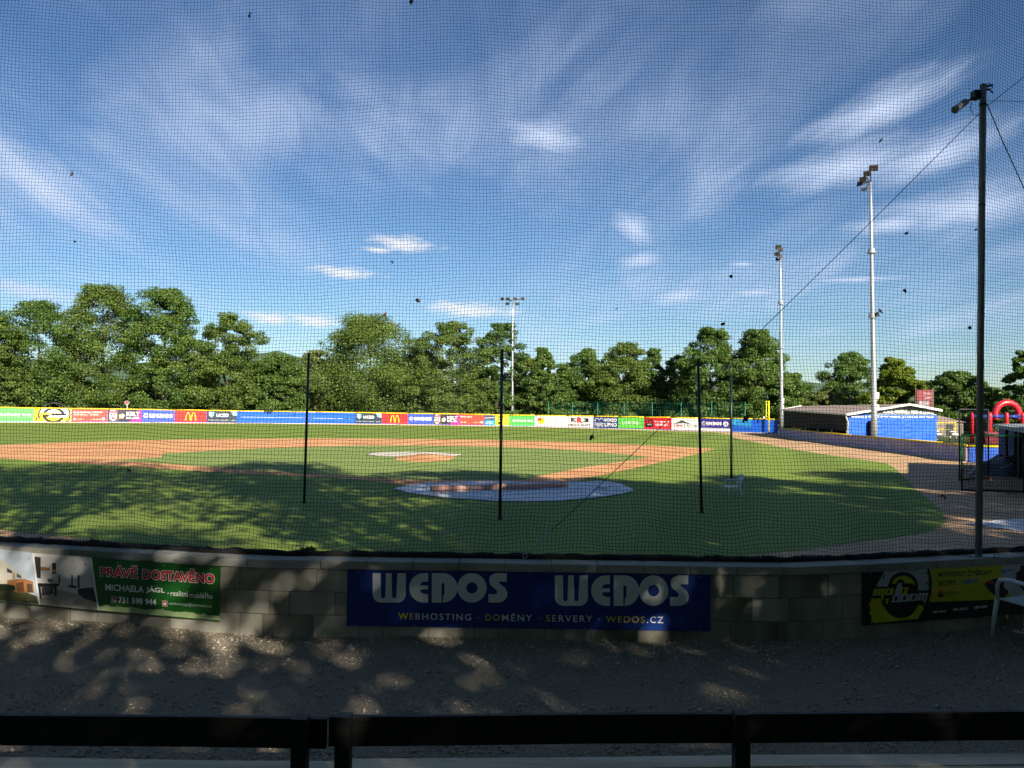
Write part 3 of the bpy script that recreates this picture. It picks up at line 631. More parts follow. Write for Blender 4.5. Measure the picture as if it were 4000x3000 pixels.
# ------------------------------------------------------------------ plastic chairs
def chair():
    root = thing('plastic_chair', (0, 0, 0), 'x', 'chair', 'white plastic chairs')
    def part(mb, name, sm=False, bev=.004): return mb.build(name, m_wplast, root, smooth=sm, bevel=bev)
    mb = MB(); n = 8; vs = []                       # seat, dished; faces +Y
    for j in range(n+1):
        for i in range(n+1):
            u, v = i/n-.5, j/n-.5; wdt = .47+.04*(v+.5); x = u*wdt; y = v*.46+.02; z = .425+.02*(v+.5)-.018*math.cos(u*math.pi)*math.cos(v*math.pi)-(.02 if j == n else 0)
            vs.append((x, y, z))
    m_ = (n+1)**2; vs += [(a, b, c-.022) for a, b, c in vs]; fs = [(j*(n+1)+i, j*(n+1)+i+1, (j+1)*(n+1)+i+1, (j+1)*(n+1)+i) for j in range(n) for i in range(n)]
    fs += [tuple(m_+k for k in reversed(f)) for f in fs]
    bd = [i for i in range(n)]+[i*(n+1)+n for i in range(n)]+[n*(n+1)+n-i for i in range(n)]+[(n-i)*(n+1) for i in range(n)]
    fs += [(bd[(k+1) % len(bd)], bd[k], m_+bd[k], m_+bd[(k+1) % len(bd)]) for k in range(len(bd))]
    mb.add(vs, fs); part(mb, 'seat', True)
    back = MB(); R = 11                              # arched backrest of upright slats in a frame
    arch = [(x, -.21-.14*(z-.42)/.45-.03*math.cos(x*5), z) for x, z in ((-.235, .43), (-.245, .6), (-.235, .74), (-.19, .83), (-.10, .868), (0, .875), (.10, .868), (.19, .83), (.235, .74), (.245, .6), (.235, .43))]
    back.tube(arch, .021, 8)
    for x in (-.15, -.075, 0, .075, .15):
        zt = .86-.9*x*x*1.2; back.tube([(x, -.235, .43), (x, -.30, .64), (x, -.365, zt)], .017, 6)
    part(back, 'backrest', True, 0)
    for s in (-1, 1):
        a = MB(); a.tube([(s*.255, .225, .42), (s*.265, .215, .58), (s*.27, .18, .645), (s*.275, .05, .665), (s*.272, -.12, .655), (s*.25, -.27, .62)], [.018, .02, .024, .026, .024, .02], 8); part(a, 'armrest', True, 0)
        l = MB(); l.tube([(s*.245, .23, .43), (s*.262, .255, .22), (s*.275, .272, 0)], [.027, .023, .019], 8); part(l, 'leg', True, 0)
        l = MB(); l.tube([(s*.235, -.20, .44), (s*.25, -.25, .22), (s*.262, -.29, 0)], [.03, .025, .02], 8); part(l, 'leg', True, 0)
    return root
ch = chair(); ch2 = copy_tree(ch)
ch['label'] = 'white plastic armchair on the gravel against the wall at the right edge'
ch.location = (5.76, 8.80, gz(5.76, 8.80)+.004); ch.rotation_euler.z = math.radians(22)
ch2['label'] = 'white plastic armchair standing alone on the shaded grass beside a thin post'
ch2.scale = (.93, .93, .93); ch2.location = (8.0, 28.7, .012); ch2.rotation_euler.z = math.radians(96)
# ------------------------------------------------------------------ net, pole, wires
POLE = Vector((5.52, 9.40, WTOP)); POLET = P(3840, 330, 9.40)
def net_pt(X, z):
    """surface of the hanging net"""
    xb = np.array([-13, -6.0, -3.3, -2.5, 3.0, 3.9, 5.5, 9.2]); yb = np.array([10.85, 9.59, 9.05, 8.95, 8.90, 9.1, 9.55, 10.6])
    ybot = np.interp(X, xb, yb)
    ytop = 9.50+.15*((X-5.55)+np.sqrt((X-5.55)**2+.35**2))
    w = np.clip((z-WTOP)/2.6, 0, 1); w = w*w*(3-2*w)
    return ybot*(1-w)+ytop*w
def net():
    rng = np.random.default_rng(11)
    cell = .0412
    u = np.concatenate([np.arange(-8.4, 5.55, cell), np.arange(5.55, 8.8, cell*.92)])
    # the cells crowd a little toward the pole
    z = np.arange(WTOP+.005, 9.3, cell)
    U, Zz = np.meshgrid(u, z, indexing='ij')
    X = U+.09*np.exp(-((U-5.15)/.36)**2)*np.exp(-((Zz-4.2)/2.6)**2)
    dx = .022*np.sin(Zz*1.1+U*.6)+.016*np.sin(Zz*2.7-U*.35+1)+.010*np.sin(U*1.9+Zz*.6)+.006*np.sin(Zz*6+U*2)
    dz = .05*np.sin(U*.55+.6)+.020*np.sin(U*1.3+Zz*.5)+.010*np.sin(U*3.1-Zz*1.2)+.006*np.sin(U*5.3+Zz*2.4)
    dz = dz+.28*np.exp(-((U-5.55)/.45)**2)*np.exp(-((Zz-7.0)/1.1)**2)-.02*(U+8)/14*np.clip((Zz-2)/3, 0, 1)
    low = np.exp(-((Zz-WTOP)/.7)**2)
    dx += low*(.012*np.sin(U*7+Zz*9)+.008*np.sin(U*15))
    dz += low*(.018*np.sin(U*4.1+Zz*8)+.012*np.sin(U*9.7))*np.clip((Zz-WTOP)/.2, 0, 1)
    jit = .0022
    X = X+dx+rng.normal(0, jit, X.shape); Z = Zz+dz+rng.normal(0, jit, X.shape); Z = np.maximum(Z, WTOP+.004)
    Y = net_pt(X, Z)+.03*np.sin(U*1.1+Zz*.9)+.02*np.sin(U*2.3-Zz*1.7)+.035*low*np.sin(U*5+Zz*3)
    Pm = np.stack([X, Y, Z], -1); nu, nz = X.shape; r = .0021
    tri = [(math.cos(a), math.sin(a)) for a in (math.pi/2, math.pi*7/6, math.pi*11/6)]
    V = []; Fs = []; base = 0
    ax = ((np.array([1, 0, 0]), np.array([0, 1, 0])), (np.array([0, 0, 1]), np.array([0, 1, 0])))
    for (e1, e2), Q in ((ax[0], Pm), (ax[1], Pm.transpose(1, 0, 2))):
        ns, nk, _ = Q.shape
        ring = np.stack([Q+(e1*c+e2*s)*r for c, s in tri], 2)            # ns,nk,3,3
        V.append(ring.reshape(-1, 3)); idx = base+np.arange(ns*nk*3).reshape(ns, nk, 3)
        a = idx[:, :-1]; b = idx[:, 1:]
        Fs.append(np.stack([a, np.roll(a, -1, 2), np.roll(b, -1, 2), b], -1).reshape(-1, 4)); base += ns*nk*3
    root = link('safety_net', npmesh('safety_net', np.concatenate(V), np.concatenate(Fs), 4), m_net)
    tag(root, 'fine black safety net hanging over the wall across the whole view', 'net')
    LOC[root.name] = Vector((0, 0, 0))
    mb = MB(); rr = random.Random(4); xs = np.arange(-10, 8.6, .05); vs = []        # bunched black hem lying on the wall
    for x in xs:
        y = float(net_pt(np.array(x), np.array(WTOP)))+.01
        h = .055+.02*mnoise.noise(Vector((x*5, 0, 0)))+.012*mnoise.noise(Vector((x*17, 3, 0))); w = .06+.015*mnoise.noise(Vector((x*7, 9, 0)))
        vs += [(x, y-w, WTOP+.001), (x, y-w*.8, WTOP+h*.7), (x, y, WTOP+h), (x, y+w*.7, WTOP+h*.8), (x, y+w, WTOP+.001)]
    mb.add(vs, [(i*5+k, i*5+5+k, i*5+6+k, i*5+1+k) for i in range(len(xs)-1) for k in range(4)])
    mb.build('bottom_hem', m_black, root)
net()
pr = thing('net_pole', tuple(POLE), 'tall grey steel pole carrying the safety net at the right side of the wall', 'pole')
mb = MB(); mb.tube([POLE, (POLE+POLET)/2, POLET], .038, 16); mb.build('pole_shaft', m_gpole, pr, smooth=True)
mb = MB(); mb.box(POLE+Vector((.05, -.02, .006)), (.30, .14, .010)); [mb.tube([POLE+Vector((dx, -.06, .01)), POLE+Vector((dx, -.06, .035))], .009, 6) for dx in (-.06, .15)]; mb.build('base_plate', m_gpole, pr)
mb = MB(); c = POLE+(POLET-POLE)*.74; d_ = (POLET-POLE).normalized(); mb.tube([c, c+d_*.012], .041, 16); mb.build('clamp', m_dark, pr); mb = MB(); c2 = POLE+(POLET-POLE)*.955; mb.tube([c2, c2+d_*.02], .043, 16); mb.build('clamp', m_dark, pr)
mb = MB()
for k_ in range(7):
    a = POLET+Vector((.03, 0, -.04*k_*.3)); mb.tube([a, a+Vector((.05+.02*RND.random(), .01, .02-.03*RND.random())), a+Vector((.09, .0, .03-.07*RND.random()))], .006, 5)
mb.build('rope_knot', m_black, pr)
# floodlight-like camera on the pole head
cr = thing('surveillance_camera', tuple(P(3805, 375, 9.36)), 'grey camera and junction box bolted to the head of the net pole', 'camera')
mb = MB(); cb = P(3812, 372, 9.36); mb.box(cb, (.085, .09, .105), .12); mb.build('junction_box', m_dark, cr, bevel=.008)
mb = MB(); mb.tube([P(3800, 382, 9.36), P(3785, 392, 9.34), P(3772, 402, 9.32)], .013, 8); mb.build('bracket', m_dark, cr, smooth=True)
mb = MB(); a, b = P(3772, 398, 9.33), P(3728, 430, 9.24); mb.tube([a+(a-b)*.12, a, b, b+(b-a)*.02], [.02, .040, .042, .036], 14); mb.build('housing', m_gpole, cr, smooth=False)
mb = MB(); mb.tube([P(3796, 395, 9.37), P(3792, 425, 9.37), P(3800, 445, 9.37), P(3828, 452, 9.37)], .004, 5); mb.build('cable', m_black, cr)
def wire(label, pts, r, m=m_dark, cat='wire', name='guy_wire', extra=None):
    mb = MB(); mb.tube(pts, r, 6); o = mb.build(name, m, loc=tuple(pts[-1]), smooth=True); tag(o, label, cat); return o
wt = P(3828, 440, 9.42); wb = G(2046, 2176, WTOP+.03)
pts = [wt+(wb-wt)*k/12-Vector((0, 0, .05*math.sin(math.pi*k/12))) for k in range(12)]
gw = wire('thin steel guy wire running diagonally from the pole head to a ring on the wall', pts+[wb+(wt-wb).normalized()*.42], .0042)
d_ = (wt-wb).normalized()
mb = MB(); q = Vector((-d_.z, 0, d_.x)); a, b = wb+d_*.42, wb+d_*.20
mb.tube([a, (a+b)/2+q*.014, b], .005, 5); mb.tube([a, (a+b)/2-q*.014, b], .005, 5); mb.tube([b, wb+d_*.05], .007, 6); mb.build('turnbuckle', m_steel, gw, smooth=True)
mb = MB(); mb.tube([wb+q*.025*math.cos(k*math.pi/6)+d_*(.025*math.sin(k*math.pi/6)+.02) for k in range(13)], .005, 6, cap=False); mb.tube([wb, wb-Vector((0, 0, .05))], .006, 6); mb.build('anchor_ring', m_steel, gw, smooth=True)
wire('thin wire rising from the pole head to the upper right', [Vector((16, 14.5, 14.0)), P(4180, 190, 10.1), P(4000, 300, 9.8), P(3843, 425, 9.45)], .004)
wire('slack thin cable leaving the pole head level toward the right', [Vector((14, 12.4, 7.9)), P(4200, 402, 9.9), P(4000, 396, 9.7), P(3850, 394, 9.45)], .003)
wire('twisted black rope slanting from the pole head down to the right edge', [Vector((9.0, 10.4, 1.48)), P(4150, 1080, 9.9), P(4000, 735, 9.75), P(3920, 560, 9.6), P(3855, 405, 9.45)], .006, m_black, 'rope', 'tie_rope')
# dead leaves caught in the mesh
LEAVES = [(978, 62, 26, 'dead leaf caught in the net near the top edge, left of the middle'), (1608, 10, 26, 'dead leaf caught in the net at the very top edge'), (278, 675, 22, 'dark curled leaf caught in the net high over the leftmost trees'),
 (291, 943, 12, 'tiny dark leaf bit in the net just above the left trees'), (1532, 1024, 16, 'small dark leaf stuck in the net below the upper white cumulus cloud'), (1633, 1176, 24, 'black leaf pair caught in the net left of the middle low cloud'),
 (1506, 1229, 24, 'rust brown leaf caught in the net at the top of the broad middle tree'), (3439, 550, 20, 'small dark leaf in the net above the head of the nearer light mast'), (3543, 912, 18, 'thin dark leaf in the net between the nearer mast and the net pole, high'),
 (2857, 1079, 22, 'dark leaf in the net left of the farther light mast head'), (2825, 1266, 24, 'black leaf in the net just above the tall tree pair left of the farther mast'), (3532, 1133, 24, 'black leaf in the net right of the lamp pair on the nearer mast'),
 (3790, 1281, 20, 'dark leaf in the net close left of the pole at mid height'), (3813, 897, 16, 'dark leaf touching the net pole in its upper half'), (2311, 1705, 30, 'black leaf in the net before the far outfield grass'),
 (2407, 1208, 9, 'tiny black leaf speck in the net in open sky right of the middle mast'), (2913, 1642, 36, 'long black leaf in the net before the blue fence corner'), (503, 1834, 22, 'brown leaf in the net before the third base line'), (3685, 1938, 30, 'brown twig with a leaf in the net before the clay at right')]
for i, (x, y, s, lab) in enumerate(LEAVES):
    Yg = 9.4
    for _ in range(6):
        p_ = P(x, y, Yg); Yg = float(net_pt(np.array(p_.x), np.array(p_.z)))-.045
    p_ = P(x, y, Yg); rr = random.Random(i*7+1); mb = MB(); sz = s*9.4/F*.5
    for part_ in range(2 if s > 15 else 1):
        n = 8; vs = [p_+Vector((rr.uniform(-.3, .3), 0, rr.uniform(-.3, .3)))*sz]; c0 = vs[0]; ph = rr.uniform(0, 6); el_ = rr.uniform(.35, .8)
        for k in range(n):
            a = 2*math.pi*k/n; q = Vector((math.cos(a), 0, el_*math.sin(a)))*sz*rr.uniform(.55, 1.1)*(1 if part_ == 0 else .6)
            q = Vector((q.x*math.cos(ph)-q.z*math.sin(ph), rr.uniform(-.4, .4)*sz, q.x*math.sin(ph)+q.z*math.cos(ph))); vs.append(c0+q)
        mb.add(vs, [(0, 1+k, 1+(k+1) % n) for k in range(n)])
    mb.tube([p_, p_+Vector((sz*.5, -.004, sz*1.0)), p_+Vector((sz*.7, 0, sz*1.4))], .0018, 4)
    o = mb.build('dead_leaf', m_leafb if 'brown' in lab else m_leafd, loc=tuple(p_)); tag(o, lab, 'leaf', 'dead leaves caught in the safety net')
# blue hose behind the left wall, weeds at the net foot
hp = [G(x, y, .05) for x, y in ((-350, 2066), (-40, 2098), (150, 2111), (330, 2121), (560, 2135), (760, 2150))]
mb = MB(); mb.tube(smoothline(hp, 5), .042, 10); tag(mb.build('rolled_sheet', m_blue, loc=tuple(hp[1]), smooth=True), 'long rolled blue tarpaulin lying behind the left part of the wall', 'tarpaulin')
def weed(px, py, w, n, seed, lab):
    rr = np.random.default_rng(seed); c = G(px, py, WTOP+.005); V = []; Fq = []; T = []
    for i in range(n):
        a = rr.uniform(0, 6.28); l = rr.uniform(.03, .10); b = c+Vector((rr.normal(0, w*.4), rr.normal(0, .03), 0)); d = Vector((math.cos(a)*.9, math.sin(a)*.5, rr.uniform(.15, .9))).normalized(); s = d.cross(Vector((0, 0, 1))).normalized()*l*.22
        k = len(V); V += [b, b+d*l*.5+s, b+d*l-Vector((0, 0, l*.25)), b+d*l*.5-s]; Fq.append((k, k+1, k+2, k+3)); T.append(rr.random())
    me = npmesh('weed', np.array([tuple(v) for v in V]), np.array(Fq), 4); at = me.attributes.new('tint', 'FLOAT', 'FACE'); at.data.foreach_set('value', np.array(T, dtype=np.float32))
    tag(link('weed', me, m_weed, loc=tuple(c)), lab, 'plant', 'weeds on the wall top')
weed(3618, 2164, .16, 130, 1, 'leafy weed tuft at the net foot left of the pole base'); weed(130, 2113, .10, 50, 2, 'small weed at the net foot at the left end of the wall'); weed(2990, 2185, .12, 50, 3, 'low dark weed at the net foot right of the blue banner'); weed(380, 2122, .08, 40, 4, 'dry weed clump at the net foot above the printed house'); weed(1205, 2150, .1, 60, 5, 'dark dry plant clump at the net foot above the left wall bend')
SHADE = [(-11, -2, 21, 6, 8.6, 2400, 0, 4.5), (-1, -3, 21, 6, 8.6, 2700, 0, 5), (8, -2, 21, 6, 8.6, 5200, 0, 4.5), (16, -3, 20, 6, 6, 8500, 1, 4), (23, -3, 20, 6, 4, 9500, 0, 1), (30, 0, 20, 6, 4, 10500, 0, 0), (37, 4, 20, 6, 4, 9500, 0, 0), (44, 9, 19, 6, 4, 8000, 0, 0), (-18, -5, 18, 6, 6, 5000, 0, 0)]  # leaning crowns shaped to hang overhead and cut skylight on the gravel
SHADE += [(-18+8.2*i, -13+2*(i % 2), 16+1.5*(i % 3), 6.2, 1.0, 6000, 0, 0) for i in range(8)]  # rear row, out of view, added to block sky light from behind
SHADE += [(-22+9.5*i, -26+2*(i % 2), 18, 6.6, .6, 8500, 0, 0) for i in range(8)]  # farther unseen row, also put in to screen the low sky
SHADE += [(13.2, -5.5, 14, 4.0, 3.0, 2600, 0, 1.5)]  # extra unseen tree added to hold the sun off the right chair
# ------------------------------------------------------------------ outfield fence with its boards
def fence_at(px):
    a = (px-2000)/F; best = None
    for i in range(len(FENCE_S)-1):
        (x0, y0), (x1, y1) = FENCE_S[i], FENCE_S[i+1]
        d = (x1-x0)-a*(y1-y0)
        if abs(d) < 1e-9: continue
        t_ = (a*y0-x0)/d
        if -1e-6 <= t_ <= 1+1e-6: return Vector((x0+(x1-x0)*t_, y0+(y1-y0)*t_, 0))
    return None
def fh(x): return float(np.interp(x, [-90, -72, -51, -24, 0, 30, 40], [2.2, 2.12, 1.98, 1.86, 1.80, 1.86, 1.9]))
# ------------------------------------------------------------------ trees
def crown_mesh(base, h, rx, zb, seed, nleaf, leaf, nclu=120, ry=None, top=2.4, lobes=.22, prof=None, crs=1.0):
    nclu = int(nclu*1.9)
    rng = np.random.default_rng(seed); ry = ry or rx*.85; nleaf = int(nleaf*(4.6 if leaf > .405 else 3.3)); leaf = leaf*(.68 if leaf > .405 else .80)
    cl = []; ph = rng.uniform(0, 6.28, 4)
    for i in range(nclu):
        t_ = rng.uniform(0, 1)**.9; th = rng.uniform(0, 6.28)
        R = min(1, .80+t_/.18*.20)*max(0.10, 1-t_**top)**.6
        R *= 1+lobes*math.sin(2*th+ph[0]+3*t_)*.6+lobes*math.sin(5*t_*2+th+ph[1])
        f = rng.uniform(.15, 1.0)**.6
        cr_ = rx*rng.uniform(.115, .215)*(1.12-.35*t_)*crs; jz = rng.normal(0, .03*h)*(t_ > .55)
        cl.append((math.cos(th)*rx*R*f, math.sin(th)*ry*R*f, min(h-cr_*.5, zb+(h-zb-cr_*.5)*t_+jz), cr_))
    if nclu > 95: cl.append((rng.normal(0, .25), 0, h-rx*.16, rx*.19))
    cl = np.array(cl); w = cl[:, 3]**2; w /= w.sum(); ci = rng.choice(len(cl), nleaf, p=w)
    d = rng.normal(size=(nleaf, 3)); d /= np.linalg.norm(d, axis=1)[:, None]
    rad = rng.uniform(.35, 1.0, nleaf)**.5*rng.uniform(.85, 1.2, nleaf)
    c = cl[ci, :3]+d*rad[:, None]*cl[ci, 3][:, None]*np.array([1, 1, .62])
    nrm = d*.55+np.array([0, 0, .45])+rng.normal(size=(nleaf, 3))*.55; nrm /= np.linalg.norm(nrm, axis=1)[:, None]
    a = rng.normal(size=(nleaf, 3)); u = np.cross(nrm, a); u /= np.linalg.norm(u, axis=1)[:, None]; v = np.cross(nrm, u)
    s = leaf*rng.uniform(.6, 1.35, nleaf)[:, None]
    bend = nrm*s*.18
    V = np.stack([c-u*s*.5, c+v*s*.34-bend, c+u*s*.5, c-v*s*.34-bend], 1)+np.array(base)
    me = npmesh('crown', V.reshape(-1, 3), np.arange(nleaf*4).reshape(-1, 4), 4)
    tint = np.clip(rng.normal(.60, .22, nleaf)+rng.normal(0, .18, len(cl))[ci], 0, 1)
    at = me.attributes.new('tint', 'FLOAT', 'FACE'); at.data.foreach_set('value', tint.astype(np.float32))
    return me, cl
def tree(label, x, y, h, rx, zb, seed, nleaf, leaf, mat, group, name='tree', nclu=120, tr=None, z0=0, off=(0, 0), **k):
    root = thing(name, (x, y, z0), label, 'tree' if name != 'shrub' else 'shrub', group)
    me, cl = crown_mesh((x, y, z0), h, rx, zb, seed, nleaf, leaf, nclu, **k); link('crown', me, mat, root) if not any(off) else (me.transform(Matrix.Translation((off[0], off[1], 0))), link('crown', me, mat, root))
    mb = MB(); rr = random.Random(seed); tr = tr or h*.018+.05
    if name != 'shrub':
        pts = [Vector((x+.15*rr.uniform(-1, 1)*i+off[0]*(i/6)**1.5, y+.15*rr.uniform(-1, 1)*i+off[1]*(i/6)**1.5, z0-.1+(h*.86)*i/6)) for i in range(7)]
        mb.tube(pts, [tr*(1.25 if i == 0 else 1)*(1-.85*i/6) for i in range(7)], 8)
        for c in sorted(cl.tolist(), key=lambda q: -q[3])[:14]:
            tq = min(.8, max(.14, (c[2]/h)-.18)); i = int(tq/.86*6); b = pts[min(i, 5)]
            e = Vector((x+off[0]+c[0], y+off[1]+c[1], z0+c[2])); m_ = (b+e)/2+Vector((0, 0, -.06*(e-b).length)); r0 = tr*.42
            mb.tube([b, m_, e], [r0, r0*.6, r0*.2], 5)
    else:
        for i in range(5):
            a = rr.uniform(0, 6.28); mb.tube([(x+.1*math.cos(a), y+.1*math.sin(a), z0-.05), (x+rx*.4*math.cos(a), y+rx*.4*math.sin(a), z0+h*.55)], [.05, .02], 5)
    mb.build('trunk' if name != 'shrub' else 'stem', m_bark, root, smooth=True)
    return root
def px_tree(label, px, ytop, hw, Y, seed, mat, group='trees behind the outfield fence', zb=1.0, n=9500, leaf=.42, **k):
    q_ = fence_at(px); Y = max(Y, q_.y+hw*1.24*Y/F*.92) if q_ is not None and px < 3000 else Y
    p = P(px, ytop, Y); rx = hw*1.24*Y/F; return tree(label, p.x, p.y, p.z, rx, zb, seed, n, leaf, mat, group, **k)
px_tree('olive green tree cut off by the left edge of the photo', -15, 1235, 105, 121, 1, FOL[2], n=7000)
px_tree('deep green round tree at the far left, second from the left edge', 155, 1168, 175, 128, 2, FOL[1], n=12000, top=3)
px_tree('broad tall olive green tree, its double top the highest on the left', 415, 1112, 185, 132, 3, FOL[2], n=14000, top=3.0)
px_tree('tall tree with pale trunk showing and a rounded high top, left group', 645, 1122, 165, 126, 4, FOL[0], n=12000, nclu=85, top=2.6)
px_tree('open crowned tree at the right end of the tall left group', 890, 1222, 140, 127, 5, FOL[2], n=11000, nclu=110, top=2.8)
px_tree('low bright bushy tree between the tall left group and the broad middle tree', 1100, 1376, 115, 130, 6, FOL[0], n=9000)
px_tree('pale round tree left of the broad middle tree, behind the leftmost green post', 1225, 1368, 92, 137, 7, FOL[4], n=7500, top=2.6)
px_tree('very broad round tree left of the middle, under the low clouds', 1445, 1225, 222, 134, 8, FOL[2], n=17000, nclu=190, top=3.2)
px_tree('dark narrow tree tucked right of the broad middle tree', 1640, 1322, 95, 140, 9, FOL[1], n=6000)
px_tree('tall yellowish green tree left of the middle light mast', 1765, 1256, 130, 134, 10, FOL[2], n=10500, top=3)
px_tree('tree with rounded top directly behind the middle light mast', 1965, 1262, 110, 138, 11, FOL[1], n=9000, top=2.8)
px_tree('narrow pointed tree just right of the middle light mast', 2122, 1358, 72, 136, 12, FOL[0], n=5200, top=1.6)
px_tree('small low tree in the dip right of the pointed tree', 2205, 1420, 70, 139, 13, FOL[0], n=4500)
px_tree('round topped tree above the white hut, right of the dip', 2292, 1362, 88, 140, 14, FOL[0], n=6500, top=3.2)
px_tree('tall full tree above the red and black board, with a rounded dome', 2440, 1338, 118, 137, 15, FOL[2], n=9500, top=2.8)
px_tree('narrow tree right of the dome shaped tree, above the white board', 2553, 1362, 62, 139, 16, FOL[1], n=4800, top=2)
px_tree('open tree with sky gaps left of the third green post', 2655, 1388, 92, 138, 17, FOL[0], n=4600, nclu=60)
px_tree('big dark tree crossed by the third green post', 2778, 1280, 128, 128, 18, FOL[1], n=11000, top=2.6)
px_tree('big tree beside the farther light mast, crossed by the guy wire', 2955, 1286, 128, 126, 19, FOL[0], n=11000, top=2.6)
px_tree('low sloping tree right of the farther light mast', 3090, 1455, 95, 128, 20, FOL[0], n=6500, top=1.8)
px_tree('dark tree behind the clubhouse roof, left of the nearer light mast', 3325, 1374, 110, 128, 21, FOL[1], 'trees behind the clubhouse', n=8000)
px_tree('bright yellow green dome shaped tree right of the nearer light mast', 3495, 1396, 92, 116, 22, FOL[3], 'trees behind the clubhouse', n=9000, top=2.6)
px_tree('pale grey green bush tree peeping over the clubhouse roof', 3228, 1522, 85, 126, 23, FOL[4], 'trees behind the clubhouse', n=4500)
px_tree('dark round tree between the red tower board and the net pole', 3742, 1450, 120, 108, 24, FOL[1], 'trees behind the clubhouse', n=10000, top=3)
px_tree('slim tree just right of the net pole behind the red arch', 3880, 1515, 62, 112, 25, FOL[0], 'trees behind the clubhouse', n=4500)
px_tree('dark tree cut off by the right edge above the red arch', 4010, 1368, 82, 100, 26, FOL[1], 'trees behind the clubhouse', n=7000, nclu=80)
px_tree('thin pale tree behind the red tower board', 3620, 1495, 50, 118, 27, FOL[4], 'trees behind the clubhouse', n=2600)
for i, (px, yt, hw, Y, lab) in enumerate(((70, 1440, 110, 128, 'dark undergrowth below the leftmost trees'), (300, 1480, 120, 138, 'dark undergrowth between the deep green and the tall olive tree'), (540, 1490, 110, 140, 'undergrowth below the double topped tree'), (760, 1470, 110, 136, 'undergrowth right of the pale trunk'),
        (980, 1465, 100, 138, 'undergrowth right of the open crowned tree'), (1240, 1450, 90, 142, 'undergrowth behind the leftmost green post'), (1600, 1385, 110, 143, 'undergrowth below the dark narrow tree'), (1860, 1440, 100, 143, 'undergrowth left of the middle mast foot'), (2070, 1400, 90, 143, 'undergrowth right of the middle mast foot'),
        (2220, 1470, 100, 146, 'undergrowth behind the white hut'), (2370, 1425, 90, 146, 'undergrowth behind the blue house board'), (2560, 1480, 100, 145, 'undergrowth behind the red and black board'), (2690, 1430, 90, 145, 'undergrowth behind the grey roofed hut'), (2880, 1455, 90, 138, 'undergrowth between the two big right trees'),
        (3160, 1540, 90, 140, 'undergrowth behind the left end of the clubhouse roof'), (3420, 1530, 90, 140, 'undergrowth behind the nearer mast'), (3660, 1570, 90, 122, 'undergrowth behind the red tower board'), (3850, 1560, 80, 118, 'undergrowth behind the red arch'))):
    px_tree(lab, px, yt, hw, Y, 60+i, FOL[(i*3+i//2) % 5], 'undergrowth behind the outfield', n=4200, name='shrub', zb=.2, leaf=.45)
# unseen trees behind and beside the viewer; rear rows added to block light
SH = 'tall unseen leafy tree behind the seats that shades the near ground'
for i, (x, y, h, rx, zb, n, ox, oy) in enumerate(SHADE):
    tree(SH, x, y, h, rx, zb, 200+i, n, .40, FOL[i % 3], 'shade trees behind the seats', nclu=15 if i < 2 else 100 if i < 9 else 52, z0=.5, top=3, lobes=.35, off=(ox, oy), crs=3.0 if i < 2 else 1.3 if i < 9 else 1.9)
# ------------------------------------------------------------------ boards on the fence
edges = [-700, -560, -420, -290, -160, -25, 134, 282, 424, 557, 685, 811, 929, 1080, 1235, 1390, 1493, 1596, 1694, 1796, 1894, 1935, 1992, 2090, 2213, 2320, 2416, 2517, 2624, 2736, 2854, 2940, 3040]
EP = {e: fence_at(e) for e in edges}
froot = thing('outfield_fence', (0, 124, 0), 'low curved outfield fence with yellow padded top, carrying the advertising boards', 'fence')
mb = MB(); tb = MB(); kb = MB(); inw = Vector((0, -1, 0))
for a, b in zip(edges[:-1], edges[1:]):
    A0, B0 = EP[a], EP[b]; d = (B0-A0).normalized(); n = Vector((d.y, -d.x, 0)); ha, hb = fh(A0.x), fh(B0.x)
    mb.slab([A0, B0, B0+Vector((0, 0, hb)), A0+Vector((0, 0, ha))], .08, d=n)
    tb.tube([A0+(B0-A0)*(k/4)+Vector((0, 0, ha+(hb-ha)*k/4+RND.uniform(-.022, .022))) for k in range(5)], .085, 8)
    kb.box((A0+B0)/2+n*.12+Vector((0, 0, .04)), ((B0-A0).length, .22, .10), math.atan2(d.y, d.x))
mb.build('fence_panel', m_blueb, froot); tb.build('yellow_top', m_yel, froot, smooth=True); kb.build('kerb', m_track, froot)
def ad(e0, e1, col, label, zlo=.16):
    A0, B0 = EP[e0], EP[e1]; d = (B0-A0).normalized(); n = Vector((d.y, -d.x, 0)); w = (B0-A0).length; ha = fh((A0.x+B0.x)/2)-.07
    g = .03; o = A0+n*.03
    mb = MB(); mb.slab([o+d*g+Vector((0, 0, zlo)), o+d*(w-g)+Vector((0, 0, zlo)), o+d*(w-g)+Vector((0, 0, ha)), o+d*g+Vector((0, 0, ha))], .02, d=n)
    ob = mb.build('advertising_board', ink(col), loc=tuple((A0+B0)/2)); tag(ob, label, 'board', 'advertising boards on the outfield fence')
    hh = ha-zlo
    return ob, Art(lambda u, v, l: o+d*(g+u*(w-2*g))+Vector((0, 0, zlo+v*hh))+n*(.008+.006*l)), w/hh
GRN = (.10, .56, .10); ORA = (.66, .075, .05); MCR = (.66, .03, .03); WBL = (.05, .09, .42); DRK = (.03, .045, .065); WHT = (.74, .74, .73); YLW = (.76, .70, .03)
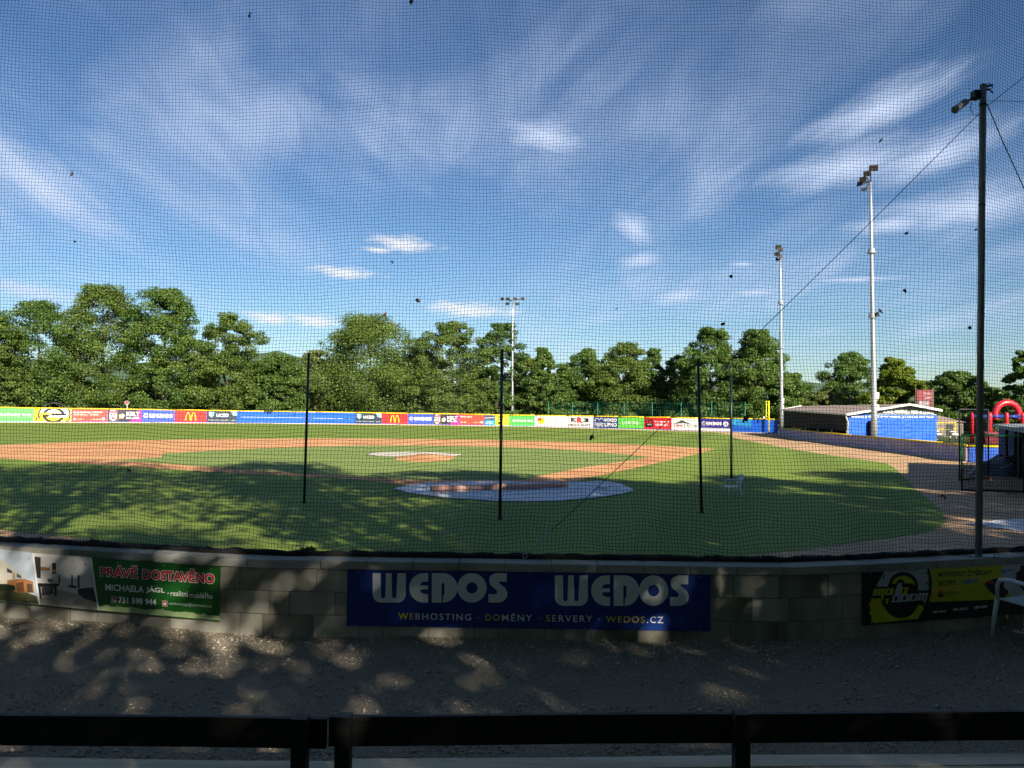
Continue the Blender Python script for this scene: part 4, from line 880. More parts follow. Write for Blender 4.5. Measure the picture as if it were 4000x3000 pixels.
def face(A, x0, x1):
    q = lambda u, v: (x0+(x1-x0)*u, v)
    e = lambda cx, cy, rx, ry: [q(cx+rx*math.cos(a*math.pi/10), cy+ry*math.sin(a*math.pi/10)) for a in range(20)]
    A.poly(e(.5, .5, .40, .46), ink((.62, .56, .52)), 1); A.poly([q(.12, .72), q(.88, .74), q(.84, .90), q(.16, .88)], ink((.62, .08, .12)), 2); A.poly([q(.16, .88), q(.84, .90), q(.66, .99), q(.32, .98)], WH, 2)
    A.poly(e(.34, .60, .10, .05), BLK, 2); A.poly(e(.66, .60, .10, .05), BLK, 2); A.poly([q(.28, .30), q(.72, .32), q(.60, .18), q(.40, .17)], ink((.30, .03, .05)), 2); A.poly([q(.32, .33), q(.68, .35), q(.64, .40), q(.36, .39)], BLK, 2)
def wed(A, x0, x1, y0, y1):
    for l in wedos(x0, x1, 1-y1, 1-y0): A.poly([[(p[0], 1-p[1]) for p in q] for q in l], WH)
def swirl(A, cx, cy, rx, ry):
    def ring(r0, r1, a0, a1): return [(cx+rx*r1*math.cos(math.radians(a0+(a1-a0)*i/16)), cy+ry*r1*math.sin(math.radians(a0+(a1-a0)*i/16))) for i in range(17)]+[(cx+rx*r0*math.cos(math.radians(a1+(a0-a1)*i/16)), cy+ry*r0*math.sin(math.radians(a1+(a0-a1)*i/16))) for i in range(17)]
    A.poly(ring(.84, 1, -20, 260), WH); A.poly(ring(.38, .56, 60, 360), WH); A.poly(ring(.84, 1, 290, 330), WH)
def kelt(e0, e1, lab):
    o, A, _ = ad(e0, e1, (.045, .035, .06), lab); A.poly([(.62, 0), (1, 0), (1, 1), (.88, 1), (.93, .5)], ink((.55, .03, .24)), .5); A.poly([(.0, 0), (.03, 1), (.30, 1), (.33, 0)], ink((.10, .08, .09)), .5)
    A.poly([(.33, .28), (.37, .28), (.37, .62), (.33, .62)], YEL); A.poly([(.36, .50), (.42, .70), (.50, .52), (.44, .28), (.38, .30)], WH, 1.5)
    A.text('KELT', (.54, .50, .94, .82), WH, bold=.04); A.text('REKLAMA', (.54, .24, .94, .42), WH, bold=.03); A.build('lettering', o); B = Art(A.fn); face(B, .01, .29); B.build('face_print', o)
def jiho(e0, e1, lab):
    o, A, _ = ad(e0, e1, GRN, lab); A.text('Jihočeský kraj', (.10, .34, .94, .66), WH, bold=.02); A.build('lettering', o)
def mcd(e0, e1, lab):
    o, A, _ = ad(e0, e1, MCR, lab)
    for s in (-1, 1):
        c = .5+s*.085; w0 = .10; pts = []
        for i in range(13):
            t_ = -1+2*i/12; pts.append((c+s*0+t_*w0, .14+.72*(1-abs(t_)**2.4)))
        inn = [(c+(x-c)*.56, .14+(y-.14)*.90) for x, y in reversed(pts)]
        A.poly(pts+inn, ink((.85, .55, .02)), 1+s*.3)
    A.build('arches_emblem', o)
def uced(e0, e1, lab):
    o, A, _ = ad(e0, e1, DRK, lab); A.poly([(.78, 1), (1, 1), (1, .55), (.86, .62)], ink((.28, .40, .48)), .6)
    A.poly([(.06, .92), (.24, .92), (.24, .62), (.15, .42), (.06, .62)], ink((.55, .72, .80)), 1); A.poly([(.15, .92), (.24, .92), (.24, .62), (.15, .42)], ink((.16, .42, .62)), 1.5)
    A.text('UCED', (.31, .48, .72, .76), WH, bold=.03); A.text('Česká a silná energetika', (.05, .14, .72, .25), WH); A.text('uced.cz', (.80, .14, .95, .23), WH); A.build('lettering', o)
def wedad(e0, e1, lab, cz=False):
    o, A, _ = ad(e0, e1, WBL if not cz else (.035, .03, .24), lab)
    y = .12 if cz else 0
    if cz:
        A.poly(rect(0, 0, 1, .22), WH); A.text('Webhosting - Domény - Servery - Cloud', (.05, .06, .95, .16), ink((.2, .2, .3)), 2)
        swirl(A, .12, .58, .07, .20); wed(A, .21, .72, .45, .74); A.poly(arc(.86, .59, .085, 0, 360, 24, ry=.22)[:-1], WH); A.text('.cz', (.80, .50, .92, .68), ink((.035, .03, .24)), 2, bold=.03)
    else: swirl(A, .12, .52, .075, .22); wed(A, .235, .95, .36, .68)
    A.build('lettering', o)
jiho(-25, 134, 'bright green board with white lettering at the left edge of the fence')
o, A, _ = ad(134, 282, YLW, 'yellow board with a black outlined tyre emblem, second from the left edge')
A.poly([(.13, .66), (.25, 1), (.93, 1), (.97, .50), (.70, .48), (.55, .62)], WH, .6); ring = lambda cx, cy, r0, r1, a0, a1, ry: arc(cx, cy, r1, a0, a1, 24, ry*r1)+arc(cx, cy, r0, a1, a0, 24, ry*r0)
A.poly(ring(.55, .52, .40, .44, -60, 200, 2.2), BLK); A.poly(ring(.53, .50, .22, .30, -20, 400, 2.0), BLK, 1.2); A.poly(rect(.30, .36, .86, .64), BLK, 1.6); A.text('moto', (.16, .52, .46, .72), YEL, 2, bold=.05, shear=.3); A.text('boom', (.38, .30, .90, .54), WH, 2, bold=.06, shear=.3); A.poly([(.03, .05), (.08, .35), (.12, .34), (.07, .04)], BLK)
A.build('tyre_emblem', o)
o, A, _ = ad(282, 424, ORA, 'orange red board with two lines of small white lettering, left part of the fence'); A.text('Infocentrum Jaderné', (.05, .66, .86, .84), WH, bold=.01); A.text('elektrárny Temelín', (.05, .46, .76, .64), WH, bold=.01); A.poly(rect(.06, .14, .13, .26), WH); A.text('skupina', (.17, .16, .32, .25), WH); A.text('www.cez.cz/temelin', (.56, .16, .82, .24), WH); A.poly(rect(.84, .13, .92, .32), WH); A.build('lettering', o)
kelt(424, 557, 'dark and magenta board with a bearded face, left one of the two'); wedad(557, 685, 'blue board with white wordmark between the left face board and the left red arch board'); mcd(685, 811, 'red board with golden arches, left one'); uced(811, 929, 'dark slate board with shield emblem left of the plain blue stretch')
for a, b in ((929, 1080), (1080, 1235), (1235, 1390)):
    pass
o, A, _ = ad(929, 1080, (.012, .10, .58), 'plain blue padded panel, left of three in the centre field'); A.poly([(.1, .48), (1, .46), (1, .485), (.1, .50)], WH); A.build('pale_stripe', o)
o, A, _ = ad(1080, 1235, (.012, .10, .58), 'plain blue padded panel, middle of three, crossed by the leftmost green post'); A.poly([(0, .47), (1, .44), (1, .465), (0, .49)], WH); A.build('pale_stripe', o)
o, A, _ = ad(1235, 1390, (.012, .10, .58), 'plain blue padded panel, right of three, beside a dark slate board'); A.poly([(0, .44), (.9, .42), (.9, .445), (0, .465)], WH); A.build('pale_stripe', o)
uced(1390, 1493, 'dark slate board with shield emblem right of the plain blue stretch'); mcd(1493, 1596, 'red board with golden arches, right one, near the fence middle'); wedad(1596, 1694, 'blue board with white wordmark left of the right hand face board'); kelt(1694, 1796, 'dark and magenta board with a bearded face, right one of the two')
o, A, _ = ad(1796, 1894, ORA, 'orange red board with one short line of white lettering, fence middle'); A.text('Další meta!', (.04, .70, .50, .88), WH, bold=.01); A.text('www.cez.cz', (.05, .20, .28, .30), WH); A.text('infocentrum', (.58, .22, .82, .30), WH); A.poly(rect(.86, .18, .95, .36), WH); A.build('lettering', o)
o, A, _ = ad(1894, 1935, (.01, .33, .68), 'narrow board with dark photo above light blue'); A.poly(rect(0, .48, 1, 1), ink((.08, .10, .16)), .5); A.poly([(0, .66), (1, .74), (1, .80), (0, .72)], ink((.5, .5, .52)), 1); A.text('ŽIVÉ', (.25, .26, .75, .40), WH, 1, bold=.03); A.text('STADIONY', (.12, .08, .88, .20), WH, bold=.02); A.build('picture', o)
o, A, _ = ad(1935, 1992, YLW, 'yellow board with black headline beside the middle green post'); A.text('NEJVĚTŠÍ', (.1, .72, .92, .88), BLK, bold=.03); A.text('INDOOR', (.12, .50, .90, .66), ink((.25, .30, .30)), bold=.03); A.poly(rect(.22, .12, .34, .32), BLK); A.poly(arc(.70, .22, .10, 0, 360, 16)[:-1], ink((.45, .38, .05))); A.build('lettering', o)
jiho(1992, 2090, 'bright green board with white lettering at the foot of the middle light mast')
o, A, _ = ad(2090, 2213, WHT, 'white board with a yellow shield and faint grey lettering'); A.poly([(.10, .80), (.32, .80), (.32, .35), (.21, .15), (.10, .35)], ink((.78, .58, .03))); A.poly([(.10, .80), (.22, .80), (.22, .52), (.10, .52)], ink((.55, .08, .06)), 2); A.text('Město', (.42, .56, .62, .72), ink((.55, .55, .54))); A.text('Hluboká nad Vltavou', (.42, .30, .98, .48), ink((.55, .55, .54))); A.build('lettering', o)
o, A, _ = ad(2213, 2320, WHT, 'white board with big black and red letters over smaller black lettering'); A.text('K', (.18, .50, .38, .86), BLK, bold=.06); A.text('R', (.40, .38, .62, .92), ink((.66, .04, .05)), bold=.06); A.text('3', (.64, .46, .84, .84), BLK, bold=.06); A.text('HEAVY DUTY', (.08, .10, .92, .28), BLK, bold=.03); A.build('lettering', o)
o, A, _ = ad(2320, 2416, (.03, .055, .17), 'dark blue board with white house outlines above waves')
def strip(A, pts, w, m, l=1):
    for a, b in zip(pts[:-1], pts[1:]):
        dx, dy = b[0]-a[0], (b[1]-a[1]); ln = math.hypot(dx, dy*.45) or 1; ox, oy = -dy*.45/ln*w, dx/ln*w*2.2
        A.poly([(a[0]+ox, a[1]+oy), (b[0]+ox, b[1]+oy), (b[0]-ox, b[1]-oy), (a[0]-ox, a[1]-oy)], m, l)
for x in (.06, .24): strip(A, [(x, .50), (x, .74), (x+.09, .88), (x+.18, .74), (x+.18, .50)], .010, WH)
for y in (.40, .28, .16): strip(A, [(.05+.047*i, y+.04*math.sin(i*1.57)) for i in range(9)], .010, WH)
A.text('KORZO', (.46, .55, .96, .86), WH, bold=.03); A.text('LIPNO', (.46, .12, .96, .44), WH, bold=.03); A.build('lettering', o)
o, A, _ = ad(2416, 2517, (.11, .50, .07), 'green board with thin white capitals right of the dark blue house board'); A.text('LOXONE', (.16, .34, .82, .68), WH); A.build('lettering', o)
o, A, _ = ad(2517, 2624, (.60, .02, .03), 'red board with a black rounded square emblem'); A.poly([(.08, .16), (.30, .16), (.33, .22), (.33, .80), (.30, .86), (.08, .86), (.05, .80), (.05, .22)], BLK); A.text('Kiss', (.08, .50, .30, .80), ink((.6, .03, .04)), 2, bold=.03, shear=.2); A.text('rádio', (.12, .34, .28, .46), WH, 2); A.text('TO NEJLEPŠÍ', (.38, .52, .92, .74), WH, bold=.03); A.text('OD 90. LET.', (.42, .28, .90, .48), WH, bold=.03)
rr = random.Random(8)
for i in range(16): x = .36+.04*i; A.poly([(x, .02), (x+.03, .02), (x+.02, .06+rr.uniform(.02, .12))], ink((.25, .10, .10)))
A.build('lettering', o)
o, A, _ = ad(2624, 2736, WHT, 'white board with a dark roof shaped triangle'); A.poly([(.08, .52), (.38, .82), (.70, .50), (.40, .60)], ink((.05, .045, .05))); A.text('TEM', (.06, .28, .36, .44), ink((.5, .04, .05)), bold=.03); A.text('STAV AB', (.37, .28, .93, .44), ink((.08, .08, .09)), bold=.01); A.build('lettering', o)
wedad(2736, 2854, 'violet blue board with white wordmark and round web ending, right of the white roof board', cz=True)
o, A, _ = ad(2854, 2940, (.012, .10, .50), 'blue board with a lighter blue field left of the yellow foul pole'); A.poly([(0, 1), (1, 1), (1, .38), (.25, .46), (0, .62)], ink((.03, .24, .56)), .5); A.poly([(.08, .86), (.30, .86), (.20, .60), (.05, .72)], ink((.05, .38, .62)), 1); A.build('light_field', o)
# ------------------------------------------------------------------ foul pole, posts, tarpaulin, tube
fp = G(3003, 1692); fp = fp*((fence_at(3003).y-.45)/fp.y); fp.z = 0; froot2 = thing('foul_pole', tuple(fp), 'yellow foul pole with narrow side panel at the right end of the outfield fence', 'pole')
h = P(3003, 1566, fp.y).z
mb = MB(); mb.tube([fp, fp+Vector((0, 0, h))], .085, 10); mb.build('pole_shaft', m_yelpole, froot2, smooth=True)
mb = MB(); [mb.box(fp+Vector((-.20, 0, z_)), (.26, .05, .04)) for z_ in np.linspace(2.2, h-.05, 5)]; mb.box(fp+Vector((-.34, 0, (h+2.1)/2)), (.07, .06, h-2.1)); mb.build('side_panel', m_yelpole, froot2)
for (bx, by, tx, ty, r, lab) in ((1188, 1965, 1206, 1385, .042, 'slim dark green post standing on the grass, leftmost of four'), (1953, 2029, 1961, 1369, .045, 'slim black green post in the middle, right in front of the pale tarpaulin'), (2741, 2003, 2727, 1415, .042, 'slim dark post on the shaded grass between tarpaulin and white chair'), (2857, 1871, 2856, 1462, .055, 'slim dark post farther back behind the white chair')):
    b = G(bx, by, .012); t_ = P(tx, ty, b.y); root = thing('field_post', tuple(b), lab, 'post', 'slim posts standing on the field')
    mb = MB(); mb.tube([b-Vector((0, 0, .05)), b+(t_-b)*.5, t_], r, 10); mb.build('post_shaft', m_green, root, smooth=True)
    mb = MB(); mb.tube([t_, t_+Vector((0, 0, .03))], r*1.15, 10); mb.build('post_cap', m_green, root); mb = MB(); mb.tube([b, b+Vector((0, 0, .06))], r*1.6, 10); mb.build('ground_sleeve', m_dark, root)
tp = g2([(1536, 1912), (1580, 1902), (1640, 1893), (1700, 1889), (1800, 1886), (1950, 1884), (2100, 1886), (2250, 1886), (2355, 1883), (2420, 1893), (2472, 1915), (2460, 1925), (2400, 1938), (2300, 1951), (2200, 1959), (2100, 1962), (1950, 1960), (1800, 1952), (1680, 1940), (1590, 1926)])
def cloth(name, pts, z, mat, amp, label, cat, seed=0, rings=26, sub=6):
    P3 = smoothline([(a, b, 0) for a, b in pts]+[(pts[0][0], pts[0][1], 0)], sub)[:-1]; n = len(P3); c = sum(P3, Vector())/n; vs = []
    for i in range(rings+1):
        f = i/rings
        for q in P3:
            p_ = c+(q-c)*f; w = mnoise.noise(Vector((p_.x*.55+p_.y*.25, p_.y*2.2, seed)))*.6+abs(mnoise.noise(Vector((p_.x*1.3, p_.y*3.5, seed+5))))*.8+.5*abs(mnoise.noise(Vector((p_.x*3+p_.y*2, p_.y*5, seed+9))))
            vs.append((p_.x, p_.y, z+amp*max(0, w)*(1 if i < rings else .35)))
    mb = MB(); mb.add(vs, [(i*n+k, (i+1)*n+k, (i+1)*n+(k+1) % n, i*n+(k+1) % n) for i in range(rings) for k in range(n)])
    o = mb.build(name, mat, loc=(c.x, c.y, z), smooth=True); sd = o.modifiers.new('thickness', 'SOLIDIFY'); sd.thickness = .004; sd.offset = 1
    return tag(o, label, cat), c
tarp_o, _ = cloth('home_plate_cover', tp, .032, m_tarp, .09, 'large crumpled pale tarpaulin covering the home plate clay', 'tarpaulin')
fa, fb = G(2330, 1903, .1), G(2362, 1884, .1)
mb = MB(); e_ = [G(*q, .13) for q in ((2330, 1900), (2352, 1886), (2385, 1890), (2372, 1903))]; mb.slab(e_, .05); mb.build('folded_corner', m_tarp, tarp_o)
ra, rb = G(1684, 1924, .03), G(2216, 1908, .03)
ra.z = rb.z = .17; R_ = .11; n = 12
mb = MB(); mid = [ra+(rb-ra)*k/n+Vector((0, 0, .012*math.sin(k*1.3))) for k in range(n+1)]; mb.tube(mid, [R_*(1+.05*math.sin(k*2.1)) for k in range(n+1)], 18); ro = mb.build('tarpaulin_tube', m_roll, loc=tuple((ra+rb)/2), smooth=True); tag(ro, 'long terracotta coloured tube lying across the pale tarpaulin', 'tube')
mb = MB(); dd = (ra-rb).normalized(); mb.tube([ra-dd*.01, ra+dd*.004], R_*.84, 16); mb.build('tube_mouth', m_rolli, ro)
cloth('ground_cover', g2([(3762, 2050), (3830, 2042), (3900, 2035), (4000, 2028), (4100, 2026), (4230, 2050), (4160, 2085), (4000, 2080), (3890, 2064)]), .02, m_tarp, .05, 'pale tarpaulin lying on the clay at the right behind the net pole', 'tarpaulin', seed=3, rings=12)
for i, (x, y, lab) in enumerate(((800, 1987, 'white paper scrap on the grass left of the leftmost post'), (605, 2075, 'white scrap on the shaded grass above the estate banner'), (1958, 1590+0, ''), )):
    if not lab: continue
    c = G(x, y, .016); mb = MB(); rr = random.Random(i); vs = [c+Vector((rr.uniform(-.06, .06), rr.uniform(-.10, .10), .01+rr.uniform(0, .03))) for _ in range(5)]; mb.add([c+Vector((0, 0, .03))]+vs, [(0, 1, 2), (0, 2, 3), (0, 3, 4), (0, 4, 5), (0, 5, 1)]); tag(mb.build('paper_scrap', m_white, loc=tuple(c)), lab, 'litter')
# ------------------------------------------------------------------ light masts
def mast(px_b, py_b, px_t, py_t, Y, r0, r1, label, lamps, collars, boxes, low=(), lampsize=.62, yaw=0):
    b = P(px_b, py_b, Y); b.z = 0; t_ = P(px_t, py_t, Y); root = thing('light_mast', tuple(b), label, 'light mast', 'floodlight masts')
    mb = MB(); mb.tube([b+(t_-b)*k/8 for k in range(9)], [r0+(r1-r0)*k/8 for k in range(9)], 14); mb.build('mast_pole', m_steel, root, smooth=True)
    at = lambda y: b+(t_-b)*((P(px_t, y, Y).z-b.z)/(t_.z-b.z))
    for y in collars:
        c = at(y); mb = MB(); mb.tube([c, c+Vector((0, 0, .12))], r0*1.35, 14); mb.tube([c+Vector((0, 0, .12)), c+Vector((0, 0, .4))], r0*1.08, 14); mb.build('collar', m_steel, root)
    for x, y, w, hh in boxes:
        c = P(x, y, Y-.1); mb = MB(); mb.box(c, (w, .25, hh)); mb.box(c-Vector((0, .13, 0)), (w*.86, .02, hh*.9)); mb.build('control_box', m_trim, root)
    arms = MB(); pts = [P(x, y, Y+dy) for x, y, dy, *_ in lamps]
    for g in range(len(pts)):
        arms.tube([pts[g], t_ if g > len(pts)-3 or len(pts) < 4 else (pts[g]+pts[(g+1) % len(pts)])/2, t_], .045, 6)
    arms.build('lamp_bracket', m_dark, root)
    for (x, y, dy, az_, el_, s) in list(lamps)+list(low):
        c = P(x, y, Y+dy); d = Vector((math.sin(math.radians(az_))*math.cos(math.radians(el_)), -math.cos(math.radians(az_))*math.cos(math.radians(el_)), math.sin(math.radians(el_))))
        q = d.to_track_quat('Z', 'Y').to_matrix()
        mb = MB(); s *= .74; w, hh, dp = s*1.15, s*.85, s*.30
        f = [(-w/2, -hh/2, dp/2), (w/2, -hh/2, dp/2), (w/2, hh/2, dp/2), (-w/2, hh/2, dp/2)]; k_ = [(x_*.62, y_*.62, -dp/2) for x_, y_, _ in f]
        mb.add([c+q @ Vector(v) for v in f+k_], [(0, 1, 2, 3), (7, 6, 5, 4), (0, 4, 5, 1), (1, 5, 6, 2), (2, 6, 7, 3), (3, 7, 4, 0)]); fl = mb.build('floodlight', m_head, root)
        gl = MB()
        for i in range(2):
            for j in range(3):
                u0, v0 = -w*.46+w*.92*j/3+w*.015, -hh*.45+hh*.9*i/2+hh*.02; u1, v1 = u0+w*.92/3-w*.03, v0+hh*.45-hh*.04
                gl.add([c+q @ Vector((a_, b_, dp/2+.012)) for a_, b_ in ((u0, v0), (u1, v0), (u1, v1), (u0, v1))], [(0, 1, 2, 3)])
        gl.build('lamp_glass', m_lens, fl)
    for (x, y, dy, *_) in low:
        mb = MB(); c = P(x, y, Y+dy); mb.tube([c, c+(at(y)-c)*.6-Vector((0, 0, .2)), at(y+8)], .05, 6); mb.build('lamp_bracket', m_dark, root)
    return root
mast(3417, 1712, 3400, 712, 68, .27, .11, 'nearer silver light mast with stacked floodlights, standing before the blue clubhouse front',
     [(3412, 655, -.3, -20, -35, .85), (3388, 678, -.5, -35, -25, .72), (3372, 700, -.6, -45, -20, .68), (3362, 718, -.2, -60, 15, .75), (3376, 740, .2, -30, 50, .6)], (990, 1242), ((3425, 1545, .3, .55), (3427, 1592, .25, .5)), low=((3440, 1215, 0, 60, 35, .7), (3428, 1228, -.3, 50, 25, .6)))
mast(3054, 1700, 3048, 1005, 103, .27, .12, 'farther silver light mast at the left end of the clubhouse, before the tall trees',
     [(3040, 965, -.3, -10, -20, .95), (3047, 976, -.4, 10, -15, .85), (3036, 992, -.4, -30, -10, .85), (3046, 1002, -.2, 0, 0, .85), (3040, 1013, .2, -20, 25, .8)], (1188, 1360), ((3058, 1565, .3, .7), (3057, 1590, .25, .4)))
mast(2001, 1640, 2003, 1172, 137, .24, .12, 'distant silver light mast in the middle of the outfield trees',
     [(1963, 1168, 0, -40, -10, .85), (1984, 1168, 0, -25, -10, .85), (1982, 1186, 0, -15, -20, .8), (2011, 1167, 0, 15, -10, .85), (2040, 1167, 0, 35, -10, .9), (2020, 1187, 0, 10, -20, .8)], (), ())
# ------------------------------------------------------------------ low padded wall along the right side
lw = [(36.3, 99.3), (33.2, 98.6), (30.8, 84), (29.75, 69.5), (29.3, 54), (28.6, 50.0)]
root = thing('padded_wall', (30, 70, 0), 'long low padded wall, purple grey in shade with yellow top, right of the outfield', 'wall')
mb = MB(); tb = MB(); cb = MB(); hw_ = lambda y: float(np.interp(y, [50, 70, 85, 99], [1.06, 1.0, .95, .82]))
for (x0, y0), (x1, y1) in zip(lw[:-1], lw[1:]):
    a, b = Vector((x0, y0, 0)), Vector((x1, y1, 0)); d = (b-a).normalized(); n = Vector((d.y, -d.x, 0)); Ls = (b-a).length; m_ = max(1, int(Ls/2.4))
    for k in range(m_):
        p0, p1 = a+(b-a)*(k/m_), a+(b-a)*((k+1)/m_)-d*.03
        ha, hb = hw_(p0.y)-.06, hw_(p1.y)-.06
        mb.slab([p0+Vector((0, 0, .06)), p1+Vector((0, 0, .06)), p1+Vector((0, 0, hb)), p0+Vector((0, 0, ha))], .10, d=n)
    tb.tube([a+Vector((0, 0, hw_(y0)))-n*.05, b+Vector((0, 0, hw_(y1)))-n*.05], .07, 8); cb.box((a+b)/2+n*.12+Vector((0, 0, .03)), (Ls, .24, .06), math.atan2(d.y, d.x))
mb.build('padding', m_bluepad, root); tb.build('yellow_top', m_yel, root, smooth=True); cb.build('kerb', m_track, root)
a, b = Vector((28.75, 49.9, 0)), Vector((32.6, 49.2, 0)); d = (b-a).normalized(); n = Vector((d.y, -d.x, 0))
root = thing('padded_gate', (30.5, 49.6, 0), 'bright blue sunlit padded panel with yellow top behind the green practice screen', 'wall')
mb = MB(); mb.slab([a+Vector((0, 0, .05)), b+Vector((0, 0, .05)), b+Vector((0, 0, .98)), a+Vector((0, 0, .98))], .10, d=n); mb.build('padding', m_blue, root); mb = MB(); mb.tube([a+Vector((0, 0, 1.03)), b+Vector((0, 0, 1.03))], .075, 8); mb.build('yellow_top', m_yelpole, root, smooth=True)
# ------------------------------------------------------------------ clubhouse
FL, FRp, RF, BL, RB = P(3298, 1617, 75), P(3670, 1601, 78), P(3544, 1577, 76.6), P(3046, 1599.5, 96), P(3130, 1586, 97.5)
BR = FRp+(RB-RF); BR.z = BL.z
root = thing('clubhouse', (36, 80, 0), 'long low brown roofed clubhouse with a blue tarpaulin front and dark slatted side', 'building')
up = Vector((0, 0, 1)); rf_ = MB(); ov = (FL-BL).normalized()*.5
for a, b, c, d in ((FL, RF, RB, BL), (RF, FRp, BR, RB)): rf_.slab([a+ov, b+ov, c, d], .10)
ro = rf_.build('roof', m_roof, root)
mb = MB()
for a, b in ((FL, RF), (RF, FRp)): mb.slab([a+ov*1.06+up*.06, b+ov*1.06+up*.06, b+ov*1.06-up*.16, a+ov*1.06-up*.16], .06, d=-ov.normalized())
mb.slab([FL+ov+up*.05, BL+up*.05, BL-up*.12, FL+ov-up*.12], .06, d=Vector((1, 0, 0))); mb.slab([BL+up*.05, RB+up*.08, RB-up*.02, BL-up*.10], .06, d=-ov.normalized()); mb.build('eaves_trim', m_trim, ro)
fdir = Vector((FRp.x-FL.x, FRp.y-FL.y, 0)).normalized(); fn_ = Vector((fdir.y, -fdir.x, 0)); w0 = FL.xy.to_3d()+fdir*.35; w1 = FRp.xy.to_3d()-fdir*.35
slope = lambda p_: (FL.z+(RF.z-FL.z)*min(1, (p_-w0).length/((RF.xy.to_3d()-w0).length)) if (p_-w0).length < (RF.xy.to_3d()-w0).length else RF.z+(FRp.z-RF.z)*((p_-RF.xy.to_3d()).length/((FRp.xy.to_3d()-RF.xy.to_3d()).length)))-.12
pk = w0+fdir*((RF.xy.to_3d()-w0).length)
mb = MB(); mb.slab([w0, w1, w1+up*slope(w1), pk+up*(RF.z-.12), w0+up*(FL.z-.12)], .12, d=fn_); gw_ = mb.build('gable_wall', m_gab, root)
gr = MB()
for k in range(7): z = FL.z-.55+.14*k; gr.box((w0+w1)/2+fn_*.008+up*z, ((w1-w0).length*(.98 if k < 3 else .9-.16*(k-3)), .012, .018), math.atan2(fdir.y, fdir.x))
gr.build('board_joints', m_side, gw_)
tz = P(3320, 1619, 75).z
def wrinkled(name, a, b, z0, z1, parent, mat, off):
    nx, nz = 60, 20; vs = []
    for i in range(nx+1):
        for k in range(nz+1):
            u, v = i/nx, k/nz; s_ = u*(b-a).length
            seam = sum(math.exp(-((u-c)/.025)**2) for c in (.33, .66))
            w = .02*mnoise.noise(Vector((s_*.7, v*3, 2)))+seam*.05*math.sin(v*34+6*abs(u-.66))+.012*mnoise.noise(Vector((s_*2.5, v*7, 4)))
            vs.append(a+(b-a)*u+up*(z0+(z1-z0)*v)+fn_*(off+w))
    mb = MB(); mb.add(vs, [(i*(nz+1)+k, (i+1)*(nz+1)+k, (i+1)*(nz+1)+k+1, i*(nz+1)+k+1) for i in range(nx) for k in range(nz)]); return mb.build(name, mat, parent, smooth=True)
wrinkled('tarpaulin_cladding', w0+fdir*.1, w1-fdir*.05, .1, tz, root, m_blue, .09)
o_ = w0; Wd = (w1-w0).length
A = Art(lambda u, v, l: o_+fdir*u+up*v+fn_*(.17+.004*l))
def u_at(px):
    a_ = (px-2000)/F; d_ = fdir; t_ = (a_*o_.y-o_.x)/(d_.x-a_*d_.y); return t_
zt = lambda px, py: P(px, py, (o_+fdir*u_at(px)).y).z
A.text('SOKOL', (u_at(3445), zt(3445, 1614), u_at(3485), zt(3445, 1601)), WH, bold=.03); A.text('HLUBOKÁ', (u_at(3491), zt(3491, 1614), u_at(3540), zt(3491, 1600)), WH, bold=.03); A.text('NAD VLTAVOU', (u_at(3556), zt(3556, 1616), u_at(3642), zt(3556, 1602)), WH, bold=.03)
A.text('BASEBALL JE VÍC NEŽ SPORT', (u_at(3322), zt(3322, 1632), u_at(3466), zt(3322, 1622)), WH, bold=.03); A.text('BASEBALL JE LÁSKA NA CELÝ ŽIVOT.', (u_at(3471), zt(3471, 1634), u_at(3644), zt(3471, 1624)), WH, bold=.03)
A.build('lettering', root)
sd_ = Vector((BL.x-FL.x, BL.y-FL.y, 0)); Ld = sd_.length; sd_.normalize(); sn = Vector((-sd_.y, sd_.x, 0)); s0 = w0+sd_*.1
mb = MB(); ez = lambda s: FL.z+(BL.z-FL.z)*s/Ld-.1
ns = 12
for k in range(ns):
    f0, f1 = k/ns, (k+.72)/ns
    za = lambda s, f: 1.25+(ez(s)-1.25)*f
    p0, p1 = s0+sn*(.02+.03*f0), s0+sd_*(Ld-.6)+sn*(.02+.03*f0)
    mb.slab([p0+up*za(0, f0), p1+up*za(Ld, f0), p1+up*za(Ld, f1), p0+up*za(0, f1)], .05, d=sn)
mb.build('slatted_side', m_side, root)
mb = MB(); mb.slab([s0-sn*.1+up*1.2, s0+sd_*(Ld-.6)-sn*.1+up*1.2, s0+sd_*(Ld-.6)-sn*.1+up*(ez(Ld)), s0-sn*.1+up*ez(0)], .05, d=sn); mb.slab([s0-sn*2.2, s0+sd_*(Ld-.6)-sn*2.2, s0+sd_*(Ld-.6)-sn*2.2+up*2.2, s0-sn*2.2+up*2.2], .06, d=sn); mb.build('shaded_inner_wall', m_inside, root)  # inner walls coloured near-black for the shade in the opening
for k in range(6):
    p_ = s0+sd_*(Ld-.6)*(k/5.0); mb = MB(); mb.box(p_+up*.62, (.10, .10, 1.24)); mb.build('side_post', m_trim, root)
mb = MB(); q = FL+ov*.6; mb.tube([q-up*.1, q-up*.35+fdir*.1, w0+fn_*.2-fdir*.12+up*(FL.z-.7), w0+fn_*.2-fdir*.12+up*.1], .07, 8); mb.build('downpipe', m_trim, root, smooth=True)
